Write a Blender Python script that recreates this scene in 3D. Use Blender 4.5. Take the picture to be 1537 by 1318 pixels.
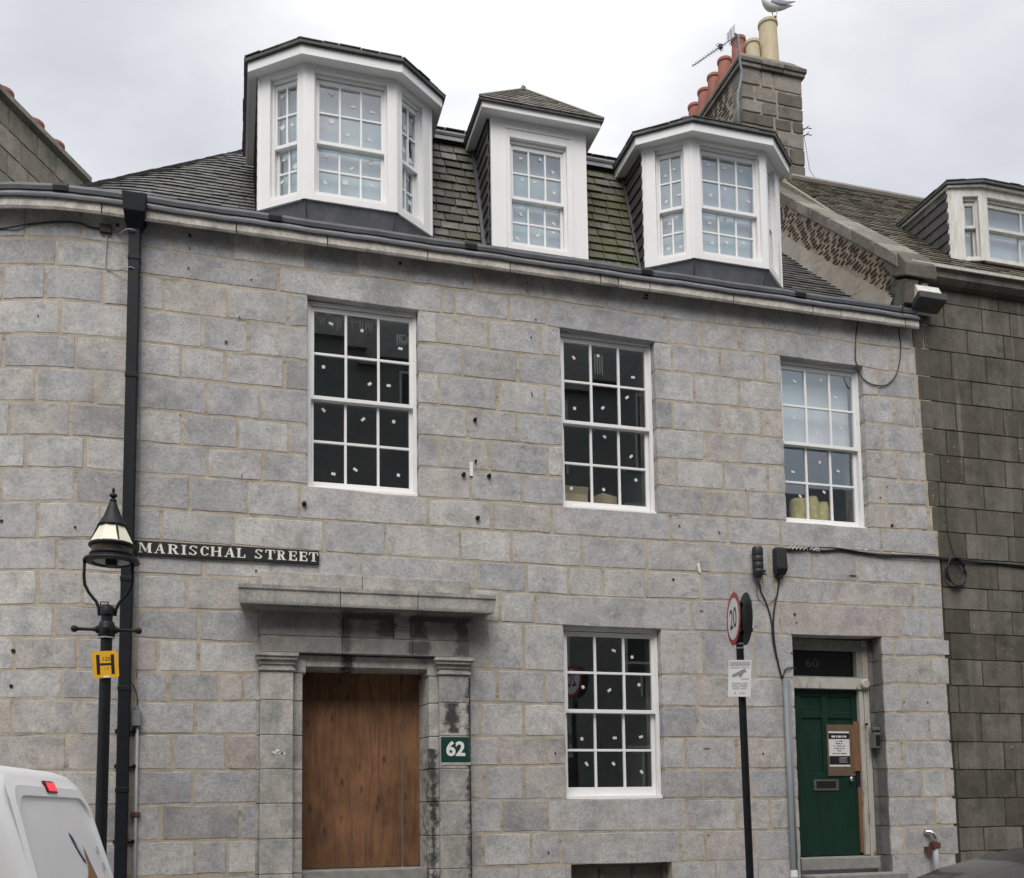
import bpy, math, random
from mathutils import Vector, Matrix
R = math.radians
PI = math.pi
random.seed(7)
for o in list(bpy.data.objects): bpy.data.objects.remove(o)
scn = bpy.context.scene
COL = scn.collection

# ------------------------------------------------------------------ camera
CAM = Vector((0, -10.5, 1.65))
cd = bpy.data.cameras.new('camera'); cam = bpy.data.objects.new('camera', cd); COL.objects.link(cam)
yaw, pitch, roll = .278650, .0851826, -.0149717
fw = Vector((math.sin(yaw)*math.cos(pitch), math.cos(yaw)*math.cos(pitch), math.sin(pitch)))
rt = Vector((math.cos(yaw), -math.sin(yaw), 0)); up = rt.cross(fw)
r2 = math.cos(roll)*rt + math.sin(roll)*up; u2 = -math.sin(roll)*rt + math.cos(roll)*up
M = Matrix((( r2.x, u2.x, -fw.x, CAM.x), (r2.y, u2.y, -fw.y, CAM.y), (r2.z, u2.z, -fw.z, CAM.z), (0, 0, 0, 1)))
cam.matrix_world = M
cd.sensor_fit = 'HORIZONTAL'; cd.sensor_width = 36; cd.lens = 36*1487.24/1537
cd.shift_y = (1092.27-659)/1537; cd.clip_end = 2000; cd.clip_start = .05
scn.camera = cam

# ------------------------------------------------------------------ world: bright overcast sky
SUN_EL, SUN_AZ = R(54), R(200)
w = bpy.data.worlds.new('World'); scn.world = w; w.use_nodes = True
nt = w.node_tree; N = nt.nodes; L = nt.links; N.clear()
out = N.new('ShaderNodeOutputWorld')
tc = N.new('ShaderNodeTexCoord')
sep = N.new('ShaderNodeSeparateXYZ'); L.new(tc.outputs['Generated'], sep.inputs[0])
sky = N.new('ShaderNodeTexSky'); sky.sky_type = 'NISHITA'; sky.sun_disc = False
sky.sun_elevation = SUN_EL; sky.sun_rotation = SUN_AZ; sky.dust_density = 3
bg1 = N.new('ShaderNodeBackground'); bg1.inputs[1].default_value = .05; L.new(sky.outputs[0], bg1.inputs[0])
mp = N.new('ShaderNodeMapping'); mp.inputs['Scale'].default_value = (1.0, 1.0, 2.2); L.new(tc.outputs['Generated'], mp.inputs[0])
nz = N.new('ShaderNodeTexNoise'); nz.inputs['Scale'].default_value = 2.6; nz.inputs['Detail'].default_value = 7; nz.inputs['Roughness'].default_value = .5
nz.inputs['Distortion'].default_value = .4
L.new(mp.outputs[0], nz.inputs['Vector'])
cr = N.new('ShaderNodeValToRGB'); e = cr.color_ramp.elements
e[0].position = .34; e[0].color = (.58, .565, .553, 1); e[1].position = .66; e[1].color = (.86, .835, .80, 1)
m_ = e.new(.5); m_.color = (.74, .72, .69, 1)
L.new(nz.outputs[0], cr.inputs[0])
# overcast sky is brighter towards the zenith, whichever way one looks
mr = N.new('ShaderNodeMapRange'); mr.inputs[1].default_value = 0; mr.inputs[2].default_value = 1
mr.inputs[3].default_value = .62; mr.inputs[4].default_value = 1.9
L.new(sep.outputs[2], mr.inputs[0])
mul = N.new('ShaderNodeVectorMath'); mul.operation = 'SCALE'; L.new(cr.outputs[0], mul.inputs[0]); L.new(mr.outputs[0], mul.inputs['Scale'])
bg2 = N.new('ShaderNodeBackground'); bg2.inputs[1].default_value = .525
# thinner cloud with the light coming through, above the middle of the roof
gd = (-48/1487*r2 + 1000/1487*u2 + fw).normalized()
dt = N.new('ShaderNodeVectorMath'); dt.operation = 'DOT_PRODUCT'; L.new(tc.outputs['Generated'], dt.inputs[0]); dt.inputs[1].default_value = gd
gm_ = N.new('ShaderNodeMapRange'); gm_.interpolation_type = 'SMOOTHERSTEP'; L.new(dt.outputs['Value'], gm_.inputs[0])
gm_.inputs[1].default_value = .968; gm_.inputs[2].default_value = 1.0; gm_.inputs[3].default_value = 1.0; gm_.inputs[4].default_value = 1.25
ml2 = N.new('ShaderNodeVectorMath'); ml2.operation = 'SCALE'; L.new(mul.outputs[0], ml2.inputs[0]); L.new(gm_.outputs[0], ml2.inputs['Scale'])
L.new(ml2.outputs[0], bg2.inputs[0])
ad = N.new('ShaderNodeAddShader'); L.new(bg1.outputs[0], ad.inputs[0]); L.new(bg2.outputs[0], ad.inputs[1])
L.new(ad.outputs[0], out.inputs[0])
sl = bpy.data.lights.new('front_fill', 'SUN'); sl.energy = 1.5; sl.angle = R(40); sl.color = (1, .97, .93)
so = bpy.data.objects.new('front_fill', sl); COL.objects.link(so)
sd = Vector((-.35*math.cos(SUN_EL), -.937*math.cos(SUN_EL), math.sin(SUN_EL)))   # towards the fill lamp, added behind the camera to light the front
so.rotation_euler = sd.to_track_quat('Z', 'Y').to_euler(); so.location = (0, -5, 30)
scn.render.engine = 'CYCLES'
vs = scn.view_settings; vs.view_transform = 'Standard'; vs.look = 'None'; vs.exposure = .48; vs.gamma = 1; vs.use_curve_mapping = False

# ------------------------------------------------------------------ materials
def newmat(name):
    m = bpy.data.materials.new(name); m.use_nodes = True
    return m, m.node_tree, m.node_tree.nodes['Principled BSDF']
def noise(nt, scale, detail=4, rough=.55, vec=None, stretch=None, seed=0, dist=0):
    n = nt.nodes.new('ShaderNodeTexNoise'); n.inputs['Scale'].default_value = scale
    n.inputs['Detail'].default_value = detail; n.inputs['Roughness'].default_value = rough; n.inputs['Distortion'].default_value = dist
    if vec is None:
        g = nt.nodes.new('ShaderNodeNewGeometry'); vec = g.outputs['Position']
    mp = nt.nodes.new('ShaderNodeMapping'); mp.inputs['Scale'].default_value = stretch or (1, 1, 1)
    mp.inputs['Location'].default_value = (seed*3.1, seed*1.7, seed*5.3)
    nt.links.new(vec, mp.inputs[0]); nt.links.new(mp.outputs[0], n.inputs['Vector'])
    return n.outputs['Fac']
def ramp(nt, fac, stops, interp='LINEAR'):
    r = nt.nodes.new('ShaderNodeValToRGB'); r.color_ramp.interpolation = interp
    e = r.color_ramp.elements
    while len(e) > 1: e.remove(e[-1])
    e[0].position = stops[0][0]; c = stops[0][1]; e[0].color = (*c, 1) if not isinstance(c, (int, float)) else (c, c, c, 1)
    for p, c in stops[1:]:
        x = e.new(p); x.color = (*c, 1) if not isinstance(c, (int, float)) else (c, c, c, 1)
    nt.links.new(fac, r.inputs[0]); return r.outputs[0]
def mix(nt, a, b, fac, mode='MIX'):
    m = nt.nodes.new('ShaderNodeMix'); m.data_type = 'RGBA'; m.blend_type = mode; m.clamp_factor = True
    for s, v in ((6, a), (7, b)):
        if hasattr(v, 'links'): nt.links.new(v, m.inputs[s])
        else: m.inputs[s].default_value = (*v, 1)
    if hasattr(fac, 'links'): nt.links.new(fac, m.inputs[0])
    else: m.inputs[0].default_value = fac
    return m.outputs[2]
def bump(nt, b, h, strength=.3, dist=.01):
    bn = nt.nodes.new('ShaderNodeBump'); bn.inputs['Strength'].default_value = strength; bn.inputs['Distance'].default_value = dist
    nt.links.new(h, bn.inputs['Height']); nt.links.new(bn.outputs[0], b.inputs['Normal'])
def rnd(nt):
    return nt.nodes.new('ShaderNodeObjectInfo').outputs['Random']
def maprange(nt, v, a, b, c, d):
    m = nt.nodes.new('ShaderNodeMapRange'); nt.links.new(v, m.inputs[0])
    for i, x in enumerate((a, b, c, d)): m.inputs[i+1].default_value = x
    return m.outputs[0]
def axis(nt, i):
    g = nt.nodes.new('ShaderNodeNewGeometry'); s = nt.nodes.new('ShaderNodeSeparateXYZ'); nt.links.new(g.outputs['Position'], s.inputs[0]); return s.outputs[i]
def mathn(nt, op, a, b):
    m = nt.nodes.new('ShaderNodeMath'); m.operation = op; m.use_clamp = False
    for i, v in enumerate((a, b)):
        if hasattr(v, 'links'): nt.links.new(v, m.inputs[i])
        else: m.inputs[i].default_value = v
    return m.outputs[0]

def stone_mat(name, stops, speck=(.86, 1.12), stain=(.10, .10, .095), stain_amt=.5, soot_and_shade=False, b_str=.6, lichen=None, streak=False):
    m, nt, b = newmat(name)
    base = ramp(nt, rnd(nt), stops)
    gp = nt.nodes.new('ShaderNodeNewGeometry'); of = nt.nodes.new('ShaderNodeVectorMath'); of.operation = 'ADD'
    rs = mathn(nt, 'MULTIPLY', rnd(nt), 137.0); nt.links.new(gp.outputs['Position'], of.inputs[0]); nt.links.new(rs, of.inputs[1])
    own = of.outputs[0]        # every block is cut from another place in the quarry
    own_p = ramp(nt, noise(nt, 2.6, 5, .7, vec=own, seed=21), [(.34, (.80, .81, .85)), (.5, (1, 1, 1)), (.66, (1.10, 1.07, 1.03))])
    base = mix(nt, base, own_p, 1, 'MULTIPLY')
    ow2 = ramp(nt, noise(nt, 5.5, 6, .75, vec=own, seed=23), [(.56, 0), (.68, 1)])
    base = mix(nt, base, mix(nt, base, (.62, .61, .60), 1, 'MULTIPLY'), mathn(nt, 'MULTIPLY', ow2, .55))
    mott = ramp(nt, noise(nt, 7, 5, .65, vec=own), [(.28, .74), (.45, .96), (.6, 1.03), (.75, 1.16)])
    c = mix(nt, base, mott, 1, 'MULTIPLY')
    sp = ramp(nt, noise(nt, 85, 3, .7), [(.34, speck[0]-.22), (.46, 1.0), (.62, 1.02), (.72, speck[1]+.1)])
    c = mix(nt, c, sp, .85, 'MULTIPLY')
    c = mix(nt, c, ramp(nt, noise(nt, 30, 4, .7, seed=11), [(.3, .78), (.5, 1.0), (.7, 1.14)]), 1, 'MULTIPLY')
    wt = ramp(nt, noise(nt, 1.3, 5, .7, stretch=(1.6, 1, .35), seed=14), [(.50, 0), (.72, 1)])
    c = mix(nt, c, (.25, .24, .225), mathn(nt, 'MULTIPLY', wt, .35))
    dk = ramp(nt, noise(nt, 38, 2, .6, seed=3), [(.66, 0), (.74, 1)])
    c = mix(nt, c, (.16, .15, .15), mathn(nt, 'MULTIPLY', dk, .5))
    st = ramp(nt, noise(nt, 2.1, 7, .72, stretch=(1, 1, .8), seed=1), [(.52, 0), (.70, 1)])
    c = mix(nt, c, stain, mathn(nt, 'MULTIPLY', st, stain_amt))
    if streak:
        sk = ramp(nt, noise(nt, 2.2, 5, .65, stretch=(1.6, 1, .16), seed=7), [(.42, 0), (.56, .75)])
        c = mix(nt, c, (.068, .068, .048), mathn(nt, 'MULTIPLY', sk, .6))
        sl2 = ramp(nt, noise(nt, 3.0, 5, .65, stretch=(2, 1, .14), seed=12), [(.60, 0), (.70, .5)])
        c = mix(nt, c, (.25, .24, .21), sl2)
    if lichen:
        lc = ramp(nt, noise(nt, 14, 6, .8, seed=4), [(.6, 0), (.66, 1)])
        lz = ramp(nt, noise(nt, 1.1, 2, .5, seed=9), [(.5, 0), (.6, 1)])
        c = mix(nt, c, lichen, mathn(nt, 'MULTIPLY', mathn(nt, 'MULTIPLY', lc, lz), .9))
    if soot_and_shade:
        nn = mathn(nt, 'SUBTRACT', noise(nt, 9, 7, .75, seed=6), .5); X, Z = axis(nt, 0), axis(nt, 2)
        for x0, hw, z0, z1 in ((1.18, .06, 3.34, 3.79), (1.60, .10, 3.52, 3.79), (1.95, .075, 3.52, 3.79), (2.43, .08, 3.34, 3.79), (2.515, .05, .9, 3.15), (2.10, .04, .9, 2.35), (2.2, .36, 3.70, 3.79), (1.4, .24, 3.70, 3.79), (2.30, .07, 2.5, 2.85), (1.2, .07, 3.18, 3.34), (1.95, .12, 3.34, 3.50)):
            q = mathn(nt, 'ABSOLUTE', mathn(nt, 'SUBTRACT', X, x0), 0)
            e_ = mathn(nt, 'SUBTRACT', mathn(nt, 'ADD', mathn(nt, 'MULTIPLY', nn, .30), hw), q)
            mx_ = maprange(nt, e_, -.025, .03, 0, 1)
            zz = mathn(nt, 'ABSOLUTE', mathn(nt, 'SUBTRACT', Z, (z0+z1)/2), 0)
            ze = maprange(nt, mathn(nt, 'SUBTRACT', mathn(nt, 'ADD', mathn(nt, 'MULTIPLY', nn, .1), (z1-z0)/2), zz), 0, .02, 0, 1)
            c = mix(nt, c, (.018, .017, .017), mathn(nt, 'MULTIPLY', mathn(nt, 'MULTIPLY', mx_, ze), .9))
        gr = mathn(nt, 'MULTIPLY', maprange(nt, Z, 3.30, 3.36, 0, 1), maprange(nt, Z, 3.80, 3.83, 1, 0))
        c = mix(nt, c, (.13, .125, .115), mathn(nt, 'MULTIPLY', gr, .55))  # grime plus painted hood shade over the whole frieze band
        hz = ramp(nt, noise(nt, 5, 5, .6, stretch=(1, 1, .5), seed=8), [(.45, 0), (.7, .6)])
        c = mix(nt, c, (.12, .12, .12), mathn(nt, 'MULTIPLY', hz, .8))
    nt.links.new(c, b.inputs['Base Color']); b.inputs['Roughness'].default_value = .88
    b.inputs['Specular IOR Level'].default_value = .25
    h = mathn(nt, 'ADD', mathn(nt, 'MULTIPLY', noise(nt, 60, 5, .7), .5), noise(nt, 11, 4, .6, seed=2))
    bump(nt, b, h, b_str, .012)
    return m
G = stone_mat('grey_granite', [(0, (.37, .365, .36)), (.15, (.46, .455, .46)), (.35, (.52, .51, .495)), (.5, (.42, .42, .435)), (.65, (.50, .495, .485)), (.8, (.56, .555, .54)), (.92, (.47, .445, .42)), (.98, (.49, .46, .44)), (1, (.46, .395, .37))], stain=(.21, .205, .2), stain_amt=.55)
GD = stone_mat('dressed_granite', [(0, (.42, .41, .38)), (.5, (.47, .46, .43)), (1, (.51, .50, .465))], soot_and_shade=True, stain=(.2, .2, .19), stain_amt=.6)
GC = stone_mat('cornice_granite', [(0, (.56, .53, .48)), (.5, (.62, .59, .54)), (1, (.52, .485, .44))], stain=(.16, .14, .12), stain_amt=.6)
GB = stone_mat('dark_ashlar', [(0, (.085, .078, .062)), (.5, (.13, .121, .10)), (1, (.19, .18, .155))], stain=(.05, .052, .03), stain_amt=.85, b_str=.4, streak=True, lichen=(.34, .33, .28))
GS = stone_mat('weathered_sandstone', [(0, (.27, .25, .19)), (.5, (.40, .37, .30)), (1, (.29, .27, .22))], stain=(.10, .09, .07), stain_amt=.7, lichen=(.30, .28, .15))
GY = stone_mat('stack_stone', [(0, (.13, .12, .10)), (.35, (.27, .255, .225)), (.7, (.16, .15, .125)), (1, (.10, .094, .08))], stain=(.05, .048, .04), stain_amt=.7)

def simple(name, col, rough=.6, metal=0, var=.12, vscale=6, bstr=0, spec=None, stretch=None, coat=0):
    m, nt, b = newmat(name)
    v = ramp(nt, noise(nt, vscale, 5, .6, stretch=stretch), [(.3, 1-var), (.7, 1+var)])
    c = mix(nt, col, v, 1, 'MULTIPLY'); nt.links.new(c, b.inputs['Base Color'])
    b.inputs['Roughness'].default_value = rough; b.inputs['Metallic'].default_value = metal
    if spec is not None: b.inputs['Specular IOR Level'].default_value = spec
    if coat: b.inputs['Coat Weight'].default_value = coat
    if bstr: bump(nt, b, noise(nt, vscale*8, 4), bstr, .005)
    return m
def mortar_mat(name, a, b_, c_=None):
    m, nt, b = newmat(name)
    c = ramp(nt, noise(nt, 5, 6, .7), [(.3, a), (.55, b_), (.75, c_ or b_)])
    g = ramp(nt, noise(nt, 90, 3, .6), [(.3, .8), (.7, 1.15)])
    c = mix(nt, c, g, 1, 'MULTIPLY')
    dk = ramp(nt, noise(nt, 2.3, 5, .7, stretch=(1, 1, 4), seed=5), [(.55, 0), (.7, .8)])
    c = mix(nt, c, (.15, .135, .10), dk)
    nt.links.new(c, b.inputs['Base Color']); b.inputs['Roughness'].default_value = .95
    bump(nt, b, noise(nt, 45, 5, .7), .5, .01)
    return m
MORT = mortar_mat('tan_mortar', (.34, .295, .235), (.47, .415, .335), (.62, .56, .465))
MORTD = simple('dark_joint', (.04, .038, .022), .95, var=.3)
MORTC = mortar_mat('cream_mortar', (.30, .235, .175), (.40, .32, .24))
CEM = mortar_mat('cement_fillet', (.22, .20, .165), (.27, .25, .215))
MORTS = mortar_mat('stack_mortar', (.22, .195, .155), (.36, .31, .235), (.50, .43, .32))

def slate_mat(name, a, b_, moss_lo, moss_hi, moss=(.085, .088, .035)):
    m, nt, b = newmat(name)
    c = ramp(nt, rnd(nt), [(0, a), (.8, b_), (.93, b_), (1, tuple(x*1.7 for x in b_))])
    c = mix(nt, c, ramp(nt, noise(nt, 16, 5, .6), [(.3, .6), (.7, 1.45)]), 1, 'MULTIPLY')
    ms = ramp(nt, noise(nt, 3.2, 6, .7, seed=2), [(.42, 0), (.6, 1)])
    xg = maprange(nt, axis(nt, 0), moss_lo, moss_hi, .12, .95)
    both = mathn(nt, 'MULTIPLY', mathn(nt, 'ADD', ms, .35), xg)
    c = mix(nt, c, moss, both)
    nt.links.new(c, b.inputs['Base Color']); b.inputs['Roughness'].default_value = .62
    bump(nt, b, noise(nt, 30, 5, .6), .35, .008)
    return m
SLM = slate_mat('mossy_slate', (.04, .042, .045), (.15, .148, .14), 1.9, 3.9)
SLD = slate_mat('dark_slate', (.05, .05, .055), (.075, .075, .08), 60, 90)
SLW = slate_mat('wet_slate', (.075, .075, .08), (.12, .12, .122), 60, 90); SLW.node_tree.nodes['Principled BSDF'].inputs['Roughness'].default_value = .42
SLP = slate_mat('purple_slate', (.045, .042, .047), (.062, .056, .062), 60, 90)
SLN = slate_mat('lichen_slate', (.13, .12, .09), (.18, .165, .125), 2, 90, moss=(.14, .13, .09))
m, nt, b = newmat('lead_sheet'); LEAD = m
c = ramp(nt, noise(nt, 3.5, 6, .7, stretch=(1, 1, .6)), [(.3, (.12, .125, .14)), (.55, (.18, .185, .205)), (.75, (.29, .295, .31))])
nt.links.new(c, b.inputs['Base Color']); b.inputs['Roughness'].default_value = .55; bump(nt, b, noise(nt, 9, 4), .25, .01)
LEADD = simple('dark_lead', (.085, .088, .10), .5, var=.25, vscale=5)
m, nt, b = newmat('white_paint'); WHITE = m
c = ramp(nt, noise(nt, 4, 6, .7, stretch=(1, 1, .35)), [(.3, (.83, .83, .83)), (.7, (.88, .88, .87))])
nt.links.new(c, b.inputs['Base Color']); b.inputs['Roughness'].default_value = .38; bump(nt, b, noise(nt, 40, 3, stretch=(1, 1, .1)), .06, .003)
m, nt, b = newmat('weathered_white_paint'); WHITEO = m
c = ramp(nt, noise(nt, 5, 7, .75, stretch=(3, 3, .6)), [(.4, (.70, .70, .69)), (.6, (.56, .55, .47)), (.75, (.34, .32, .24))])
nt.links.new(c, b.inputs['Base Color']); b.inputs['Roughness'].default_value = .6
m, nt, b = newmat('peeling_cream_paint'); PEEL = m
c = ramp(nt, noise(nt, 9, 6, .75, stretch=(1, 1, .35)), [(.52, (.47, .46, .42)), (.6, (.36, .33, .27)), (.66, (.15, .075, .045))])
nt.links.new(c, b.inputs['Base Color']); b.inputs['Roughness'].default_value = .7; bump(nt, b, noise(nt, 20, 4), .4, .004)
BLACK = simple('black_paint', (.009, .010, .012), .5, spec=.3, var=.25, vscale=12)
NAVY = simple('blue_black_paint', (.008, .010, .014), .55, spec=.25, var=.3, vscale=10)
PLAST = simple('black_plastic', (.018, .018, .022), .5)
GALV = simple('galvanised_steel', (.20, .22, .235), .7, .15, .15, 8, stretch=(1, 1, .3))
GREYP = simple('grey_plastic', (.34, .35, .38), .55)
STEEL = simple('bright_steel', (.62, .62, .62), .22, 1)
RUST = simple('rusty_iron', (.10, .045, .03), .85, var=.4, vscale=30)
TERRA = simple('terracotta', (.33, .125, .09), .75, var=.18, vscale=5)
BUFF = simple('buff_clay', (.50, .43, .28), .75, var=.16, vscale=5, stretch=(2, 2, .5))
PAPER = simple('paper_sticker', (.66, .67, .66), .7, var=.05)
SIGNW = simple('sign_white', (.80, .80, .78), .4, var=.05)
LETW = simple('aged_white_letters', (.74, .74, .66), .5, var=.2, vscale=9)
SIGNR = simple('sign_red', (.42, .035, .05), .4, var=.08)
SIGNB = simple('sign_black', (.012, .012, .014), .45)
SIGNG = simple('sign_back_grey', (.045, .055, .055), .55, var=.15)
YEL = simple('hydrant_yellow', (.80, .42, .02), .45, var=.07)
DKGREEN = simple('plate_green', (.008, .05, .036), .4, var=.1)
DOORG = simple('green_door_paint', (.008, .033, .022), .45, spec=.3, var=.25, vscale=3, stretch=(3, 3, .8), bstr=.1)
INKG = simple('faded_ink', (.38, .39, .42), .6)
CREAM = simple('lamp_diffuser', (.80, .77, .62), .4, var=.06)
CARD = simple('cardboard', (.62, .50, .34), .85, var=.1)
INSUL = simple('yellow_insulation', (.78, .68, .36), .95, var=.25, vscale=14, bstr=.4)
ROOM = simple('dark_room_plaster', (.36, .375, .34), .9)
SKYREFL = simple('pale_sky_reflection', (.66, .75, .80), .8, var=.1, vscale=2)  # brightness of sky reflected in the dormer glass, put into a colour
WOODN = simple('new_timber', (.20, .10, .05), .7, var=.25, vscale=6, stretch=(4, 4, .5))
BOARD = simple('brown_board', (.13, .09, .058), .75, var=.2, vscale=6)
GULLW = simple('white_feathers', (.62, .62, .62), .8, var=.08)
GULLG = simple('grey_feathers', (.30, .31, .34), .8, var=.1)
BEAK = simple('beak_horn', (.30, .20, .13), .5)
LEGP = simple('pink_leg', (.42, .30, .28), .6)
VANW = simple('van_white_paint', (.93, .935, .94), .35, var=.02, coat=.25)
VANG = simple('van_grey_trim', (.42, .43, .45), .5)
CARP = simple('dark_grey_car_paint', (.018, .021, .026), .3, .0, .05, coat=.5)
RUBBER = simple('tyre_rubber', (.02, .02, .02), .85)
NAVYI = simple('navy_logo', (.02, .025, .12), .4)
TANI = simple('bronze_logo', (.30, .15, .07), .4)
ASPH = simple('asphalt', (.05, .05, .052), .9, var=.2, vscale=20, bstr=.4)
PAVE = simple('pavement_granite', (.26, .25, .23), .85, var=.25, vscale=8, bstr=.3)
STEPM = simple('worn_step_stone', (.25, .245, .23), .8, var=.25, vscale=7, bstr=.3)
OPPO = simple('opposite_granite', (.20, .205, .195), .85, var=.2, vscale=2)
MESHM = simple('vent_mesh_metal', (.16, .15, .13), .6, .3)
REDP = simple('red_fascia_paint', (.12, .02, .025), .6, var=.25)
# plywood: vertical grain and dark knots
m, nt, b = newmat('plywood'); PLY = m
g1 = noise(nt, 9, 5, .65, stretch=(1.7, 1, .17), dist=1.2)
c = ramp(nt, g1, [(.25, (.10, .045, .021)), (.42, (.15, .07, .032)), (.58, (.21, .102, .046)), (.72, (.17, .08, .037)), (.85, (.13, .058, .027))])
f1 = ramp(nt, noise(nt, 50, 3, .6, stretch=(2, 1, .07)), [(.3, .9), (.7, 1.08)])
bl = ramp(nt, noise(nt, 2.2, 5, .6, seed=5), [(.35, .62), (.5, 1.0), (.7, 1.45)])
c = mix(nt, c, bl, .8, 'MULTIPLY')
c = mix(nt, c, f1, 1, 'MULTIPLY')
vo = nt.nodes.new('ShaderNodeTexVoronoi'); vo.feature = 'F1'; vo.inputs['Scale'].default_value = 5.5
gm = nt.nodes.new('ShaderNodeNewGeometry'); mp = nt.nodes.new('ShaderNodeMapping'); mp.inputs['Scale'].default_value = (1.7, .1, .62)
nt.links.new(gm.outputs['Position'], mp.inputs[0]); nt.links.new(mp.outputs[0], vo.inputs['Vector'])
kn = ramp(nt, vo.outputs['Distance'], [(.07, 1), (.24, 0)])
c = mix(nt, c, (.035, .018, .014), mathn(nt, 'MULTIPLY', kn, .8))
nt.links.new(c, b.inputs['Base Color']); b.inputs['Roughness'].default_value = .7
# coated window glass: part mirror, part see-through
def glass_mat(name, ior, tint):
    m = bpy.data.materials.new(name); m.use_nodes = True; nt = m.node_tree; nt.nodes.clear()
    o = nt.nodes.new('ShaderNodeOutputMaterial'); t = nt.nodes.new('ShaderNodeBsdfTransparent'); t.inputs[0].default_value = (*tint, 1)
    g = nt.nodes.new('ShaderNodeBsdfGlossy'); g.inputs['Roughness'].default_value = .015
    c = ramp(nt, rnd(nt), [(0, (.80, .93, 1)), (.45, (.93, .97, 1)), (.6, (.93, .90, 1)), (1, (.86, .95, .98))]); nt.links.new(c, g.inputs[0])
    lw = nt.nodes.new('ShaderNodeLayerWeight'); lw.inputs[0].default_value = .5      # the same from both sides
    pw_ = mathn(nt, 'POWER', lw.outputs['Facing'], 5); fv = mathn(nt, 'ADD', mathn(nt, 'MULTIPLY', pw_, 1-ior), ior)
    mx = nt.nodes.new('ShaderNodeMixShader'); nt.links.new(fv, mx.inputs[0]); nt.links.new(t.outputs[0], mx.inputs[1]); nt.links.new(g.outputs[0], mx.inputs[2])
    nt.links.new(mx.outputs[0], o.inputs[0]); return m
GLASS = glass_mat('window_glass', .20, (.80, .84, .84))
m, nt, b = newmat('car_glass'); CGLASS = m
b.inputs['Base Color'].default_value = (.02, .025, .03, 1); b.inputs['Roughness'].default_value = .06; b.inputs['Specular IOR Level'].default_value = .9
m, nt, b = newmat('brake_light'); RLIGHT = m
b.inputs['Base Color'].default_value = (.55, .015, .03, 1); b.inputs['Roughness'].default_value = .15
b.inputs['Emission Color'].default_value = (1, .03, .06, 1); b.inputs['Emission Strength'].default_value = .5

# ------------------------------------------------------------------ mesh helpers
class MB:
    def __init__(s, T=None): s.v = []; s.f = []; s.mi = []; s.T = T; s.cur = 0
    def pt(s, p):
        p = Vector(p)
        if s.T is not None: p = s.T @ p
        s.v.append(p); return len(s.v)-1
    def face(s, idx): s.f.append(tuple(idx)); s.mi.append(s.cur)
    def poly(s, pts): s.face([s.pt(p) for p in pts])
    def box(s, x0, x1, y0, y1, z0, z1):
        i = [s.pt((x, y, z)) for z in (z0, z1) for y in (y0, y1) for x in (x0, x1)]
        for q in ((0, 2, 3, 1), (4, 5, 7, 6), (0, 1, 5, 4), (1, 3, 7, 5), (3, 2, 6, 7), (2, 0, 4, 6)): s.face([i[k] for k in q])
    def prism(s, pts, off):
        off = Vector(off); a = [s.pt(p) for p in pts]; c = [s.pt(Vector(p)+off) for p in pts]; n = len(a)
        s.face(a[::-1]); s.face(c)
        for k in range(n): s.face((a[k], a[(k+1) % n], c[(k+1) % n], c[k]))
    def tube(s, pts, r, n=8, closed=False, caps=True):
        pts = [Vector(p) for p in pts]; rings = []; m = len(pts)
        rr = r if isinstance(r, (list, tuple)) else [r]*m
        prev = None
        for k, p in enumerate(pts):
            if closed: d = pts[(k+1) % m]-pts[k-1]
            else: d = pts[min(k+1, m-1)]-pts[max(k-1, 0)]
            d.normalize()
            if prev is None: a = d.orthogonal().normalized()
            else:
                a = prev-d*prev.dot(d); a.normalize()
            prev = a; bb = d.cross(a)
            rings.append([s.pt(p+(a*math.cos(2*PI*j/n)+bb*math.sin(2*PI*j/n))*rr[k]) for j in range(n)])
        for k in range(m if closed else m-1):
            A, B = rings[k], rings[(k+1) % m]
            for j in range(n): s.face((A[j], A[(j+1) % n], B[(j+1) % n], B[j]))
        if caps and not closed: s.face(rings[0][::-1]); s.face(rings[-1])
    def lathe(s, c, prof, n=16, caps=True, ax='z'):
        c = Vector(c); rings = []
        for r, h in prof:
            ring = []
            for j in range(n):
                a = 2*PI*j/n+PI/n
                if ax == 'z': d = Vector((r*math.cos(a), r*math.sin(a), h))
                elif ax == 'y': d = Vector((r*math.cos(a), h, r*math.sin(a)))
                else: d = Vector((h, r*math.cos(a), r*math.sin(a)))
                ring.append(s.pt(c+d))
            rings.append(ring)
        for A, B in zip(rings, rings[1:]):
            for j in range(n): s.face((A[j], A[(j+1) % n], B[(j+1) % n], B[j]))
        if caps: s.face(rings[0][::-1]); s.face(rings[-1])
    def loft(s, rings, cap=True, closed=True):
        I = [[s.pt(p) for p in r] for r in rings]; n = len(I[0])
        for A, B in zip(I, I[1:]):
            for j in range(n if closed else n-1): s.face((A[j], A[(j+1) % n], B[(j+1) % n], B[j]))
        if cap: s.face(I[0][::-1]); s.face(I[-1])

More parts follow.
